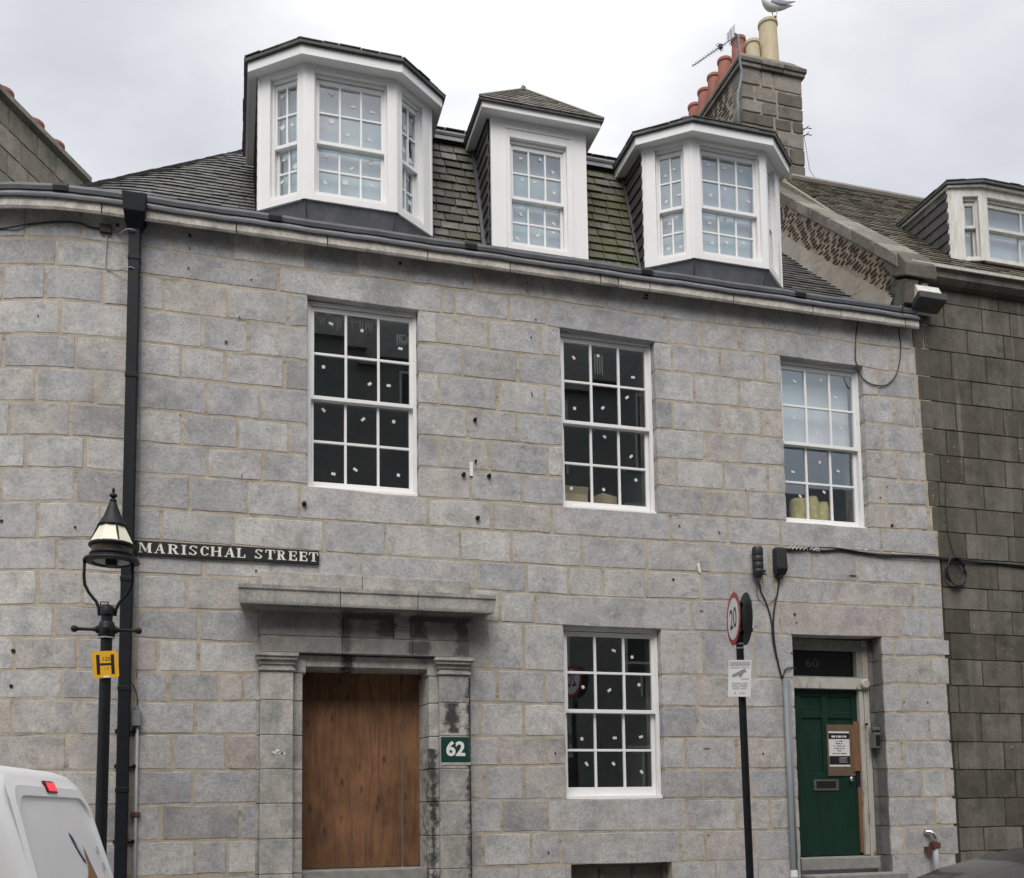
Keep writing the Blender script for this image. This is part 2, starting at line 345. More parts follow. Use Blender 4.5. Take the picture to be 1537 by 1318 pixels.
def thing(name, label, cat, loc=(0, 0, 0), group=None):
    o = bpy.data.objects.new(name, None); COL.objects.link(o); o.location = loc; o.empty_display_size = .1
    o['label'] = label; o['category'] = cat
    if group: o['group'] = group
    return o
def rootloc(p):
    while p.parent: p = p.parent
    return Vector(p.location)
def add(name, mb, mat, parent=None, kind=None, label=None, smooth=False, bevel=0, cat=None, group=None, subsurf=0, org=None):
    me = bpy.data.meshes.new(name)
    off = rootloc(parent) if parent else Vector(org or (0, 0, 0))
    me.from_pydata([tuple(v-off) for v in mb.v], [], mb.f)
    mats = mat if isinstance(mat, (list, tuple)) else [mat]
    for m in mats: me.materials.append(m)
    if len(mats) > 1: me.polygons.foreach_set('material_index', mb.mi)
    me.update()
    o = bpy.data.objects.new(name, me); COL.objects.link(o)
    if parent: o.parent = parent
    elif org: o.location = org
    if kind: o['kind'] = kind
    if label: o['label'] = label
    if cat: o['category'] = cat
    if group: o['group'] = group
    import bmesh
    bm = bmesh.new(); bm.from_mesh(me); 
    if name != 'pane': bmesh.ops.recalc_face_normals(bm, faces=bm.faces)
    bm.to_mesh(me); bm.free()
    if smooth:
        me.polygons.foreach_set('use_smooth', [True]*len(me.polygons))
        if smooth != 'all':
            md = o.modifiers.new('split', 'EDGE_SPLIT'); md.split_angle = R(40)
    if bevel:
        md = o.modifiers.new('bevel', 'BEVEL'); md.width = bevel; md.segments = 2; md.limit_method = 'ANGLE'
    if subsurf:
        md = o.modifiers.new('sub', 'SUBSURF'); md.levels = subsurf; md.render_levels = subsurf
    return o
def frame(o, u, n):
    """local (u, inward depth, z) frame -> world"""
    o = Vector(o); u = Vector(u).normalized(); n = Vector(n).normalized()
    return Matrix(((u.x, n.x, 0, o.x), (u.y, n.y, 0, o.y), (u.z, n.z, 1, o.z), (0, 0, 0, 1)))
def text(name, s, size, T, mat, parent, ext=.002, bold=0, sx=1, kind=None):
    cu = bpy.data.curves.new(name, 'FONT'); cu.body = s; cu.size = size; cu.extrude = ext; cu.offset = bold
    cu.align_x = 'CENTER'; cu.align_y = 'CENTER'; cu.resolution_u = 4
    ob = bpy.data.objects.new('tmp', cu); COL.objects.link(ob)
    dg = bpy.context.evaluated_depsgraph_get(); dg.update()
    me = bpy.data.meshes.new_from_object(ob.evaluated_get(dg)); bpy.data.objects.remove(ob); bpy.data.curves.remove(cu)
    off = rootloc(parent)
    for v in me.vertices:
        p = Vector((v.co.x*sx, -v.co.z, v.co.y)); v.co = (T @ p)-off
    me.materials.clear(); me.materials.append(mat); me.name = name
    o = bpy.data.objects.new(name, me); COL.objects.link(o); o.parent = parent
    return o

# bed joints (distance along the wall, height) and vertical joints of each course, in metres
BEDS=[[(-2.315,7.847),(-1.917,7.887),(-1.12,7.923),(-0.813,7.906),(8.495,7.901)],[(-2.306,7.552),(-1.753,7.551),(-1.062,7.581),(-0.926,7.545),(0.762,7.562),(1.783,7.563),(2.505,7.56),(3.476,7.581),(4.542,7.549),(5.646,7.548),(6.649,7.583),(7.686,7.546),(8.356,7.564)],[(-2.297,7.257),(-1.746,7.256),(-1.057,7.278),(-0.921,7.249),(0.748,7.27),(2.004,7.255),(3.631,7.268),(4.856,7.23),(6.532,7.26),(7.748,7.25),(8.536,7.222)],[(-2.286,6.882),(-1.893,6.901),(-1.051,6.902),(-0.915,6.895),(0.749,6.9),(1.986,6.887),(3.623,6.901),(4.846,6.886),(6.526,6.889),(7.748,6.875),(8.537,6.896)],[(-2.276,6.529),(-1.631,6.542),(-1.045,6.55),(-0.91,6.546),(0.75,6.532),(1.999,6.54),(3.648,6.548),(4.852,6.52),(6.529,6.535),(7.73,6.528),(8.575,6.522)],[(-2.265,6.181),(-1.623,6.18),(-1.052,6.204),(-0.923,6.19),(0.751,6.192),(1.996,6.177),(3.657,6.186),(4.851,6.166),(6.543,6.193),(7.712,6.157),(8.58,6.181)],[(-2.255,5.828),(-1.615,5.832),(-1.058,5.827),(-0.918,5.837),(0.745,5.825),(1.994,5.815),(3.658,5.842),(4.84,5.803),(6.537,5.841),(7.713,5.806),(8.607,5.809)],[(-2.244,5.476),(-1.605,5.48),(-1.065,5.497),(-0.912,5.477),(0.746,5.492),(1.991,5.462),(3.659,5.472),(4.864,5.464),(6.531,5.493),(7.714,5.458),(8.598,5.497)],[(-2.235,5.143),(-1.059,5.159),(-0.907,5.147),(0.747,5.166),(1.989,5.12),(3.652,5.137),(4.837,5.135),(6.461,5.157),(7.891,5.148),(8.719,5.176)],[(-2.224,4.794),(-1.348,4.81),(-0.92,4.8),(0.741,4.783),(1.768,4.791),(4.093,4.804),(4.984,4.812),(6.429,4.835),(8.718,4.843)],[(-2.213,4.425),(-1.731,4.419),(-0.915,4.468),(0.874,4.435),(1.766,4.431),(3.891,4.437),(5.993,4.453),(6.51,4.444),(8.734,4.447)],[(-2.204,4.1),(-1.088,4.115),(-0.896,4.105),(0.115,4.122),(2.611,4.112),(4.062,4.093),(5.682,4.125),(6.372,4.132),(8.736,4.158)],[(-2.194,3.751),(-1.229,3.769),(-0.941,3.748),(0.078,3.777),(2.607,3.759),(3.627,3.751),(4.836,3.745),(6.445,3.748),(7.815,3.769)],[(-2.184,3.43),(-1.08,3.446),(-0.936,3.452),(0.197,3.435),(7.821,3.521),(8.814,3.541)],[(-2.175,3.104),(-1.217,3.131),(-0.93,3.112),(0.226,3.119),(2.601,3.229),(3.616,3.22),(4.804,3.218),(5.631,3.223),(7.822,3.181)],[(-2.167,2.835),(-1.211,2.813),(-0.832,2.804),(0.268,2.829),(2.53,2.861),(3.622,2.846),(4.802,2.841),(6.571,2.859),(7.825,2.819),(8.774,2.824)],[(-2.157,2.479),(-1.179,2.462),(-0.858,2.485),(0.283,2.484),(2.526,2.482),(3.622,2.49),(4.809,2.481),(6.591,2.484),(7.83,2.454),(8.796,2.459)],[(-1.556,2.12),(-1.228,2.105),(-0.852,2.12),(0.286,2.124),(2.522,2.153),(3.616,2.166),(4.815,2.116),(6.593,2.12),(7.831,2.103),(8.795,2.11)],[(-1.409,1.773),(-0.846,1.774),(0.288,1.779),(2.518,1.789),(3.616,1.784),(4.807,1.779),(6.595,1.76),(7.917,1.755)],[(-1.402,1.424),(-0.841,1.418),(0.291,1.413),(2.514,1.43),(4.006,1.423),(4.499,1.414),(6.412,1.393),(7.833,1.405)],[(2.509,1.068),(3.666,1.059),(4.868,1.055),(6.472,1.026),(7.856,1.049),(8.815,1.033)]]
RUNS=[(0,1,[-2.754,-2.048,-1.514,-1.02,-0.64,-0.02,0.747,1.31,1.904,2.641,3.268,4.241,4.538,5.653,6.319,7.111,7.676,8.487]),(1,2,[-2.589,-1.737,-1.015,0.459,2.251,2.405,3.039,3.489,5.039,5.476,5.985,6.343,7.669,8.136,8.406,8.519]),(2,3,[-2.809,-2.264,-1.839,-1.285,-1.009,-0.703,-0.062,0.564,0.774]),(2,3,[1.979,2.188,2.797,3.418,3.66]),(2,3,[4.84,5.072,5.71,6.312,6.55]),(2,3,[7.722,7.953,8.541]),(3,4,[-2.492,-1.689,-1.002,-0.31,0.156,0.774]),(3,4,[1.979,2.488,3.135,3.66]),(3,4,[4.84,5.357,5.958,6.55]),(3,4,[7.722,8.174,8.468,8.56]),(4,5,[-2.862,-2.236,-1.535,-0.997,-0.522,-0.076,0.533,0.774]),(4,5,[1.979,2.212,2.89,3.461,3.66]),(4,5,[4.84,5.059,5.675,6.246,6.55]),(4,5,[7.722,7.981,8.568]),(5,6,[-2.615,-1.905,-1.336,-0.991,-0.263,0.28,0.774]),(5,6,[1.979,2.541,3.116,3.66]),(5,6,[4.84,5.464,5.931,6.55]),(5,6,[7.722,8.186,8.499,8.59]),(6,7,[-2.833,-2.155,-1.568,-0.985,-0.5,0.052,0.579,0.774]),(6,7,[1.979,2.205,2.786,3.472,3.66]),(6,7,[4.84,5.088,5.711,6.309,6.55]),(6,7,[7.722,7.98,8.609]),(7,8,[-2.665,-1.992,-1.42,-0.979,-0.246,0.312,0.774]),(7,8,[1.979,2.57,3.16,3.66]),(7,8,[4.84,5.426,6.028,6.55]),(7,8,[7.722,8.258,8.61,8.651]),(8,9,[-2.887,-2.217,-1.51,-0.974,-0.413,0.159,0.692,2.08,2.8,3.508,4.99,5.741,6.454,7.884,8.72]),(9,10,[-2.495,-1.856,-1.269,-0.968,-0.687,0.014,0.951,1.607,2.437,3.026,3.863,4.679,5.498,6.283,6.872,7.517,8.469,8.759]),(10,11,[-2.628,-1.665,-0.962,-0.267,0.4,1.347,2.605,3.199,3.702,4.123,4.63,5.361,5.758,6.342,7.201,8.318,8.75]),(11,12,[-2.334,-1.839,-1.423,-0.957,-0.433,0.298]),(11,12,[2.49,2.883,3.298,5.231,5.71,6.4,8.112,8.543,8.758]),(12,13,[-2.677,-1.675,-0.951,-0.312,0.298]),(12,14,[2.49,2.727,3.157,3.628]),(12,14,[4.82,5.367,6.037,6.56]),(12,13,[7.815,8.004,8.83]),(13,14,[-2.819,-2.045,-1.453,-0.947,-0.694,-0.309,0.298]),(13,14,[7.815,8.536,8.81]),(14,15,[-2.51,-1.587,-0.941,-0.601,-0.11,0.131,0.298]),(14,15,[2.49,2.838,3.391,3.628]),(14,15,[4.82,5.268,5.896,6.56]),(14,15,[7.815,8.082,8.771]),(15,16,[-2.715,-2.052,-1.429,-0.935,-0.335,0.298]),(15,16,[2.49,2.638,3.14,3.628]),(15,16,[4.82,5.266,5.892,6.56]),(15,16,[7.815,8.46,8.779]),(16,17,[-2.417,-1.529,-0.929,-0.546,-0.033,0.298]),(16,17,[2.49,2.852,3.399,3.628]),(16,17,[4.82,5.096,5.758,6.56]),(16,17,[7.815,8.042,8.797]),(17,18,[-2.615,-1.765,-0.924,-0.354,0.298]),(17,18,[2.49,2.683,3.136,3.628]),(17,18,[4.82,5.31,5.93,6.56]),(17,18,[7.815,8.309,8.665,8.804]),(18,19,[-2.749,-2.004,-1.297,-0.918,-0.65,0.109,0.298]),(18,19,[2.49,2.866,3.402,5.091,5.732,6.166,6.56]),(18,19,[7.815,7.94,8.482,8.812]),(19,20,[-2.45,-1.871,-1.398,-0.912,-0.321,-0.011,0.298]),(19,20,[2.49,2.653,3.2,3.544,4.998,5.31,5.937,6.56]),(19,20,[7.815,8.024,8.484,8.81])]
# ------------------------------------------------------------------ ground
def gz(x, y): return .05*max(-14, min(x, 22)) + .045*max(-12.6, min(y, .4)) + .24
def sheet(name, x0, x1, y0, y1, dz, mat, nx=24, ny=8):
    mb = MB(); I = {}
    for i in range(nx+1):
        for j in range(ny+1):
            x = x0+(x1-x0)*i/nx; y = y0+(y1-y0)*j/ny; I[i, j] = mb.pt((x, y, gz(x, y)+dz))
    for i in range(nx):
        for j in range(ny): mb.face((I[i, j], I[i+1, j], I[i+1, j+1], I[i, j+1]))
    return add(name, mb, mat, kind='structure')
sheet('ground', -300, 300, -300, 300, -.18, ASPH, 60, 60)
sheet('road', -30, 30, -9.0, -1.95, -.14, ASPH)
def slab_pavement(name, x0, x1, y0, y1, kerb_side):
    root = sheet(name, x0, x1, y0, y1, -.012, simple(name+'_bed', (.16, .155, .14), .9))
    nrow = 3; dy = (y1-y0-.16)/nrow
    for r in range(nrow):
        x = -2.0 if x0 < -2 else x0; x = max(x0, -3)
        while x < min(x1, 12):
            wd = random.choice((.6, .75, .9)); ya = y0+(.16 if kerb_side < 0 else 0)+r*dy
            mb = MB(); g = .008; a, c_ = x+g, x+wd-g; p, q = ya+g, ya+dy-g
            mb.prism([(a, p, gz(a, p)-.05), (c_, p, gz(c_, p)-.05), (c_, q, gz(c_, q)-.05), (a, q, gz(a, q)-.05)], (0, 0, .05+random.uniform(-.003, .003)))
            add('paving_slab', mb, PAVE, root); x += wd
    x = -3
    while x < 12:
        mb = MB(); ya = y0 if kerb_side < 0 else y1-.15; a, c_ = x+.006, x+.9-.006
        mb.prism([(a, ya, gz(a, ya)-.2), (c_, ya, gz(c_, ya)-.2), (c_, ya+.15, gz(c_, ya+.15)-.2), (a, ya+.15, gz(a, ya+.15)-.2)], (0, 0, .206))
        add('kerb_stone', mb, PAVE, root); x += .9
slab_pavement('pavement', -30, 30, -1.95, .3, -1)
sheet('near_pavement', -30, 30, -12.6, -9.0, .0, PAVE)

# ------------------------------------------------------------------ the granite house: wall of separate ashlar stones
S0, R0 = -1.35, 2.9
def P(s, z, d=0):
    if s >= S0: return Vector((s, d, z))
    t = (S0-s)/R0; r = R0-d
    return Vector((S0-r*math.sin(t), R0-r*math.cos(t), z))
def bedz(k, s):
    pts = BEDS[k]
    if s <= pts[0][0]: return pts[0][1]
    for a, c_ in zip(pts, pts[1:]):
        if s <= c_[0]: return a[1]+(c_[1]-a[1])*(s-a[0])/max(1e-6, c_[0]-a[0])
    return pts[-1][1]
house = thing('granite_house', 'light grey granite corner house with three white slated dormers and a boarded doorway', 'building', (0, 0, gz(0, 0)))
OPEN = {'W1': (.774, 1.979, 5.138, 7.259), 'W2': (3.66, 4.84, 5.138, 7.259), 'W3': (6.55, 7.722, 5.138, 7.259),
        'W4': (3.628, 4.82, 1.785, 3.757), 'S': (.60, 2.18, .2, 3.36), 'D': (6.56, 7.815, .78, 3.757), 'B': (3.675, 4.87, .3, 1.05)}
wall = MB()
def build_backing():
    so_ = sorted(set([-5.6+.15*i for i in range(29)]+[S0, 8.75]+[v for o in OPEN.values() for v in (o[0]-.012, o[1]+.012)]+[1, 3, 6]))
    so_ = [s for s in so_ if s <= 8.75]
    zo = sorted(set([-.7, 7.96]+[v for o in OPEN.values() for v in (o[2]-.012, o[3]+.012)]))
    for a, c_ in zip(so_, so_[1:]):
        for z0, z1 in zip(zo, zo[1:]):
            m_, k = (a+c_)/2, (z0+z1)/2
            if any(o[0]-.012 <= m_ <= o[1]+.012 and o[2]-.012 <= k <= o[3]+.012 for o in OPEN.values()): continue
            lim = 8.5 if k > 4 else 8.75
            if a >= 8.5 and k > 4: continue
            wall.poly([P(a, z0, .0), P(c_, z0, .0), P(c_, z1, .0), P(a, z1, .0)])
    for o in OPEN.values():
        a, c_, z0, z1 = o[0]-.012, o[1]+.012, o[2]-.012, o[3]+.012
        for p in ([(a, .0, z0), (a, .45, z0), (a, .45, z1), (a, .0, z1)], [(c_, .0, z0), (c_, .45, z0), (c_, .45, z1), (c_, .0, z1)],
                  [(a, .0, z1), (c_, .0, z1), (c_, .45, z1), (a, .45, z1)], [(a, .0, z0), (c_, .0, z0), (c_, .45, z0), (a, .45, z0)]): wall.poly(p)
build_backing()
front = add('front_wall', wall, MORT, house)

def stone(host, s0, s1, zb0, zb1, zt0, zt1, mat, g=(.011, .011, .011, .011), deep=.03, proud=None, name='stone', Pm=P, jit=.0048, cham=.008, curved=False, ring=.0015):
    """one ashlar: front grid, worn chamfer ring, sides"""
    if proud is None: proud = random.uniform(.0025, .006)
    n = 3 if s1-s0 < .45 else 4
    if curved: n = 5
    s0 += g[0]; s1 -= g[1]; mb = MB(); rows = []
    J = lambda q: random.uniform(-q, q)
    tilt = J(.0014)
    outer = []; inner = []
    for j in range(3):
        v = j/2
        for i in range(n):
            u = i/(n-1); s = s0+(s1-s0)*u
            zb = zb0+(zb1-zb0)*u+g[2]; zt = zt0+(zt1-zt0)*u-g[3]; z = zb+(zt-zb)*v
            es = (1 if i == 0 else -1 if i == n-1 else 0); ez = (1 if j == 0 else -1 if j == 2 else 0)
            cor = .006 if es and ez else 0
            gl = g[0] > 0; gr = g[1] > 0
            js = J(jit) if ((i == 0 and gl) or (i == n-1 and gr) or 0 < i < n-1) else 0
            jz = J(jit) if (g[2] > 0 or j > 0) else 0
            outer.append((s+js+es*cor, z+jz+ez*cor, (i, j)))
            inner.append((s+js+es*(cham+J(.003)), z+jz+ez*(cham+J(.003))))
    idx = lambda i, j: j*n+i
    I = [mb.pt(Pm(a, c_, -proud+tilt*(k % n)/n+J(.0008))) for k, (a, c_) in enumerate(inner)]
    for j in range(2):
        for i in range(n-1): mb.face((I[idx(i, j)], I[idx(i+1, j)], I[idx(i+1, j+1)], I[idx(i, j+1)]))
    per = [(i, 0) for i in range(n)]+[(n-1, 1)]+[(i, 2) for i in range(n-1, -1, -1)]+[(0, 1)]
    O = [mb.pt(Pm(outer[idx(i, j)][0], outer[idx(i, j)][1], ring)) for i, j in per]
    B_ = [mb.pt(Pm(outer[idx(i, j)][0], outer[idx(i, j)][1], deep)) for i, j in per]
    m_ = len(per)
    for k in range(m_):
        k2 = (k+1) % m_; a = I[idx(*per[k])]; c_ = I[idx(*per[k2])]
        mb.face((a, c_, O[k2], O[k])); mb.face((O[k], O[k2], B_[k2], B_[k]))
    return add(name, mb, mat, host)
NST = 0
for a, b_, js in RUNS:
    for s0, s1 in zip(js, js[1:]):
        if s1-s0 < .03: continue
        zm = (bedz(a, (s0+s1)/2)+bedz(b_, (s0+s1)/2))/2
        zt, zb = bedz(a, (s0+s1)/2), bedz(b_, (s0+s1)/2)
        touch = any(s0 < o[1]+.03 and s1 > o[0]-.03 and zb < o[3]+.04 and zt > o[2]-.04 for k, o in OPEN.items() if k != 'S')
        edge = lambda s: any(abs(s-e_) < .012 for o in OPEN.values() for e_ in o[:2])
        below = any(s0 < o[1]-.05 and s1 > o[0]+.05 and abs(zb-o[3]) < .05 for k, o in OPEN.items() if k != 'S')
        above = any(s0 < o[1]-.05 and s1 > o[0]+.05 and abs(zt-o[2]) < .05 for k, o in OPEN.items() if k != 'S')
        g = (0 if edge(s0) else random.uniform(.009, .017), 0 if edge(s1) else random.uniform(.009, .017), .002 if below else random.uniform(.009, .015), .004 if above else random.uniform(.009, .015))
        stone(front, s0, s1, bedz(b_, s0), bedz(b_, s1), bedz(a, s0), bedz(a, s1), G, g, deep=.27 if touch else .03, curved=s0 < S0)
        NST += 1
# the hidden foot of the wall, out of the picture
mb = MB()
for a, c_ in ((8.0, 8.75), (-5.6, .29), (2.5, 3.66), (4.88, 6.55), (7.82, 8.75)):
    if a == 8.0: continue
    s = a
    while s < c_-.05:
        e_ = min(c_, s+.55)
        for z0, z1 in ((-.5, -.05), (-.03, .33), (.35, .70), (.72, 1.04)):
            k = 3; st = [s+.008+(e_-s-.016)*q/k for q in range(k+1)]
            for q, r in zip(st, st[1:]): mb.prism([P(q, z0, -.008), P(r, z0, -.008), P(r, z1, -.008), P(q, z1, -.008)], P((q+r)/2, 0, .03)-P((q+r)/2, 0, 0))
        s = e_
add('foot_stones', mb, G, front, kind='stuff')

# cornice stones and lead
prof = [(-.152, 7.897), (-.157, 7.80), (-.145, 7.778), (-.115, 7.785), (-.10, 7.835), (-.03, 7.845), (.012, 7.868), (.012, 7.897)]
s = -5.4; cj = []
while s < 8.4:
    l_ = random.choice((.22, .4, .75, .95, 1.1)); e_ = min(8.5, s+l_)
    if 8.5-e_ < .2: e_ = 8.5
    mb = MB(); k = max(1, int((e_-s)/.2)); rings = []
    for i in range(k+1):
        q = s+.006+(e_-s-.012)*i/k
        rings.append([P(q, z+random.uniform(-.003, .003), d) for d, z in prof])
    mb.loft(rings); add('cornice_stone', mb, GC, front); s = e_
def sweep(name, prof, s0, s1, mat, host, ds=.15, wob=.004):
    mb = MB(); n = int((s1-s0)/ds); rings = []
    for i in range(n+1):
        q = s0+(s1-s0)*i/n; wv = wob*math.sin(q*5.1)+wob*.6*math.sin(q*13.7)
        rings.append([P(q, z+wv, d) for d, z in prof])
    mb.loft(rings); return add(name, mb, mat, host)
lead = sweep('lead_gutter', [(-.172, 7.892), (-.175, 7.922), (-.155, 7.932), (-.11, 7.985), (-.105, 8.035), (-.08, 8.055), (.05, 8.05), (.25, 8.03), (.25, 7.87)], -5.4, 8.5, LEAD, house)
sweep('lead_roll', [(-.128, 7.99), (-.135, 8.03), (-.115, 8.068), (-.08, 8.07), (-.07, 8.0)], -5.4, 8.49, LEADD, lead, wob=.003)
sweep('drip_edge', [(-.180, 7.886), (-.182, 7.905), (-.168, 7.908), (-.166, 7.888)], -5.4, 8.49, LEADD, lead, wob=.004)
for q in (-1.75, .35, 2.5, 4.65, 6.72, -3.3):     # dark welts where sheets join
    mb = MB(); mb.loft([[P(q+a, z, d) for d, z in ((-.14, 7.985), (-.147, 8.035), (-.12, 8.078), (-.075, 8.078), (-.07, 8.0))] for a in (0, .07, .14)])
    add('lead_welt', mb, BLACK, lead)
mb = MB(); mb.tube([(8.25, -.1, 8.06), (8.33, -.1, 8.09), (8.40, -.08, 8.17), (8.47, -.08, 8.17)], .018, 6); mb.prism([(8.3, -.09, 8.04), (8.49, -.09, 8.04), (8.49, -.09, 8.17), (8.40, -.09, 8.16)], (0, .05, 0))
add('lead_upstand', mb, LEAD, lead)

# ------------------------------------------------------------------ sash windows
def sash(host, T, u0, u1, z0, z1, cols, zmeet, deep=.10, stile=.045, side=.03, bar=.028, rows=2, pads=True, sill=True, sky_board=None, midbar=None, mat=None, brail=.085, padmat=None, own=False):
    mat = mat or WHITE
    """box frame, outer upper sash and inner lower sash; every pane its own object"""
    h = .05
    mb = MB(T)
    mb.box(u0, u0+side, deep-.01, deep+.12, z0, z1); mb.box(u1-side, u1, deep-.01, deep+.12, z0, z1)
    mb.box(u0+side, u1-side, deep-.01, deep+.12, z1-h+.01, z1)
    mb.box(u0+side, u0+side+.012, deep-.004, deep+.012, z0, z1-h); mb.box(u1-side-.012, u1-side, deep-.004, deep+.012, z0, z1-h)
    if sill: mb.box(u0, u1, deep-.045, deep+.12, z0-.002, z0+.035)
    fr = add('sash_window' if own else 'window_frame', mb, mat, host, bevel=.003)
    if own: host = fr
    a, c_ = u0+side+.002, u1-side-.002
    for (za, zb, d, top, bot) in ((zmeet-.02, z1-h, deep+.012, .05, .042), (z0+.036, zmeet+.022, deep+.060, .042, brail)):
        mb = MB(T); t = .042
        mb.box(a, a+stile, d, d+t, za, zb); mb.box(c_-stile, c_, d, d+t, za, zb)
        mb.box(a+stile, c_-stile, d, d+t, zb-top, zb); mb.box(a+stile, c_-stile, d, d+t, za, za+bot)
        gx0, gx1, gz0, gz1 = a+stile, c_-stile, za+bot, zb-top
        cw = (gx1-gx0-bar*(cols-1))/cols; rh = (gz1-gz0-bar*(rows-1))/rows
        for i in range(1, cols): x = gx0+i*cw+(i-1)*bar; mb.box(x, x+bar, d+.003, d+t-.008, gz0, gz1)
        for j in range(1, rows):
            z = gz0+j*rh+(j-1)*bar
            for i in range(cols): x = gx0+i*(cw+bar); mb.box(x, x+cw, d+.005, d+t-.008, z, z+bar)
        add('sash', mb, mat, host, bevel=.003)
        for i in range(cols):
            for j in range(rows):
                x = gx0+i*(cw+bar); z = gz0+j*(rh+bar); mb = MB(T); q = random.uniform(-.0035, .0035); r = random.uniform(-.003, .003); dd = d+.022
                p = [(x-.006, dd, z-.006), (x+cw+.006, dd+q, z-.006), (x+cw+.006, dd+q+r, z+rh+.006), (x-.006, dd+r, z+rh+.006)]
                mb.poly(p)
                add('pane', mb, GLASS, host)
                if pads and random.random() < .94:
                    big = random.random() < pads-1 if pads > 1 else False
                    pw, ph = (.055, .055) if big else random.choice(((.05, .028), (.034, .036), (.045, .03)))
                    cx = x+cw*random.uniform(.25, .75); cz = z+rh*random.choice((random.uniform(.62, .85), random.uniform(.2, .5), random.uniform(.3, .7))); an = random.uniform(-1, 1)
                    ca, sa = math.cos(an), math.sin(an); mb = MB(T)
                    pp = [(cx+ca*u*pw/2-sa*v*ph/2, dd-.004+min(q, 0)+min(r, 0), cz+sa*u*pw/2+ca*v*ph/2) for u, v in ((-1, -1), (1, -1), (1, 1), (-1, 1))]
                    mb.prism(pp, (0, -.0015, 0))
                    add('glazing_pad', mb, padmat or PAPER, host)
    if sky_board:
        mb = MB(T); mb.box(u0+.01, u1-.01, deep+sky_board, deep+sky_board+.01, z0, z1); add('sky_reflection_board', mb, SKYREFL, host)  # added pale board that gives the glass its mirrored sky tone
    return fr
def window(host, o, zmeet, **k):
    x0, x1, z0, z1 = o
    w_ = sash(host, Matrix.Identity(4), x0, x1, z0, z1, 3, zmeet, own=True, **k)
    mb = MB()   # the unlit room behind
    a, c_, e_, f_ = x0-.25, x1+.25, z0-.2, z1+.25
    for q in ([(a, .46, e_), (a, 2.6, e_), (a, 2.6, f_), (a, .46, f_)], [(c_, .46, e_), (c_, 2.6, e_), (c_, 2.6, f_), (c_, .46, f_)], [(a, 2.6, e_), (c_, 2.6, e_), (c_, 2.6, f_), (a, 2.6, f_)],
              [(a, .46, f_), (c_, .46, f_), (c_, 2.6, f_), (a, 2.6, f_)], [(a, .46, e_), (c_, .46, e_), (c_, 2.6, e_), (a, 2.6, e_)],
              [(a, .46, e_), (c_, .46, e_), (c_, .46, z0), (a, .46, z0)], [(a, .46, z1), (c_, .46, z1), (c_, .46, f_), (a, .46, f_)], [(a, .46, z0), (x0, .46, z0), (x0, .46, z1), (a, .46, z1)], [(x1, .46, z0), (c_, .46, z0), (c_, .46, z1), (x1, .46, z1)]): mb.poly(q)
    add('room_shell', mb, ROOM, w_)
    return w_
w1 = window(house, OPEN['W1'], 6.185)
w2 = window(house, OPEN['W2'], 6.19); w3 = window(house, OPEN['W3'], 6.20)
w4 = window(house, OPEN['W4'], 2.79, brail=.10)
w1['label'] = 'dark sash window above the street name plate'; w2['label'] = 'dark sash window with boxes on its sill'
w3['label'] = 'sash window reflecting the sky above the green door'; w4['label'] = 'dark ground floor sash window'
# smears of plaster dust on the glass of the first two windows
SMEAR = simple('dust_smear', (.11, .12, .12), .9)
# basement window with mesh
o = OPEN['B']; mb = MB(); x0, x1, z0, z1 = o
mb.box(x0, x0+.05, .12, .2, z0, z1); mb.box(x1-.05, x1, .12, .2, z0, z1); mb.box(x0+.05, x1-.05, .12, .2, z1-.04, z1)
for k in (1, 2): xx = x0+(x1-x0)*k/3; mb.box(xx-.02, xx+.02, .12, .2, z0, z1-.04)
bw = add('basement_window', mb, simple('stone_mullion', (.16, .155, .14), .8), house)
mb = MB(); q = x0+.05; 
for sgn in (1, -1):
    q = x0-.4
    while q < x1+.4:
        a = q; pts = []
        for t in (0, 1):
            pts.append((a+sgn*.375*(t-.5)*2, .115 if sgn > 0 else .112, z0+(z1-z0)*t))
        (xa, ya, za), (xb, yb, zb) = pts
        def clip(xa, za, xb, zb):
            lo, hi = x0+.03, x1-.03; t0, t1 = 0, 1; dx = xb-xa
            for lim, sg in ((lo, 1), (hi, -1)):
                fa, fb = (xa-lim)*sg, (xb-lim)*sg
                if fa < 0 and fb < 0: return None
                if fa < 0: t0 = max(t0, fa/(fa-fb))
                if fb < 0: t1 = min(t1, fa/(fa-fb))
            return None if t0 >= t1 else (xa+dx*t0, za+(zb-za)*t0, xa+dx*t1, za+(zb-za)*t1)
        r = clip(xa, za, xb, zb)
        if r: mb.tube([(r[0], ya, r[1]), (r[2], yb, r[3])], .0025, 3)
        q += .03
add('wire_mesh', mb, MESHM, bw)
mb = MB(); mb.box(x0-.1, x1+.1, .46, .5, z0-.1, z1+.1); add('dark_pane', mb, ROOM, bw)

for x0, z0, n, zt_ in ((.90, 7.06, 3, 7.18), (1.05, 7.02, 4, 7.18), (1.27, 7.05, 5, 7.18), (1.42, 7.02, 3, 7.16), (1.77, 6.90, 4, 7.02), (1.84, 6.92, 3, 7.0)):
    mb = MB()
    for k in range(n):
        x = x0+k*.028; zb_ = z0-random.uniform(-.02, .07); mb.poly([(x-.012, .1305, zt_), (x+.012, .1305, zt_), (x+.010, .1305, (zb_+zt_)/2), (x, .1305, zb_), (x-.011, .1305, (zb_+zt_)/2)])
    add('dust_smear', mb, SMEAR, w1)
mb = MB()
for k in range(4): x = 4.13+k*.03; mb.poly([(x-.01, .1305, 7.05), (x+.014, .1305, 7.07), (x+.012, .1305, 6.85-.03*(k % 2)), (x, .1305, 6.80)])
add('dust_smear', mb, SMEAR, w2)

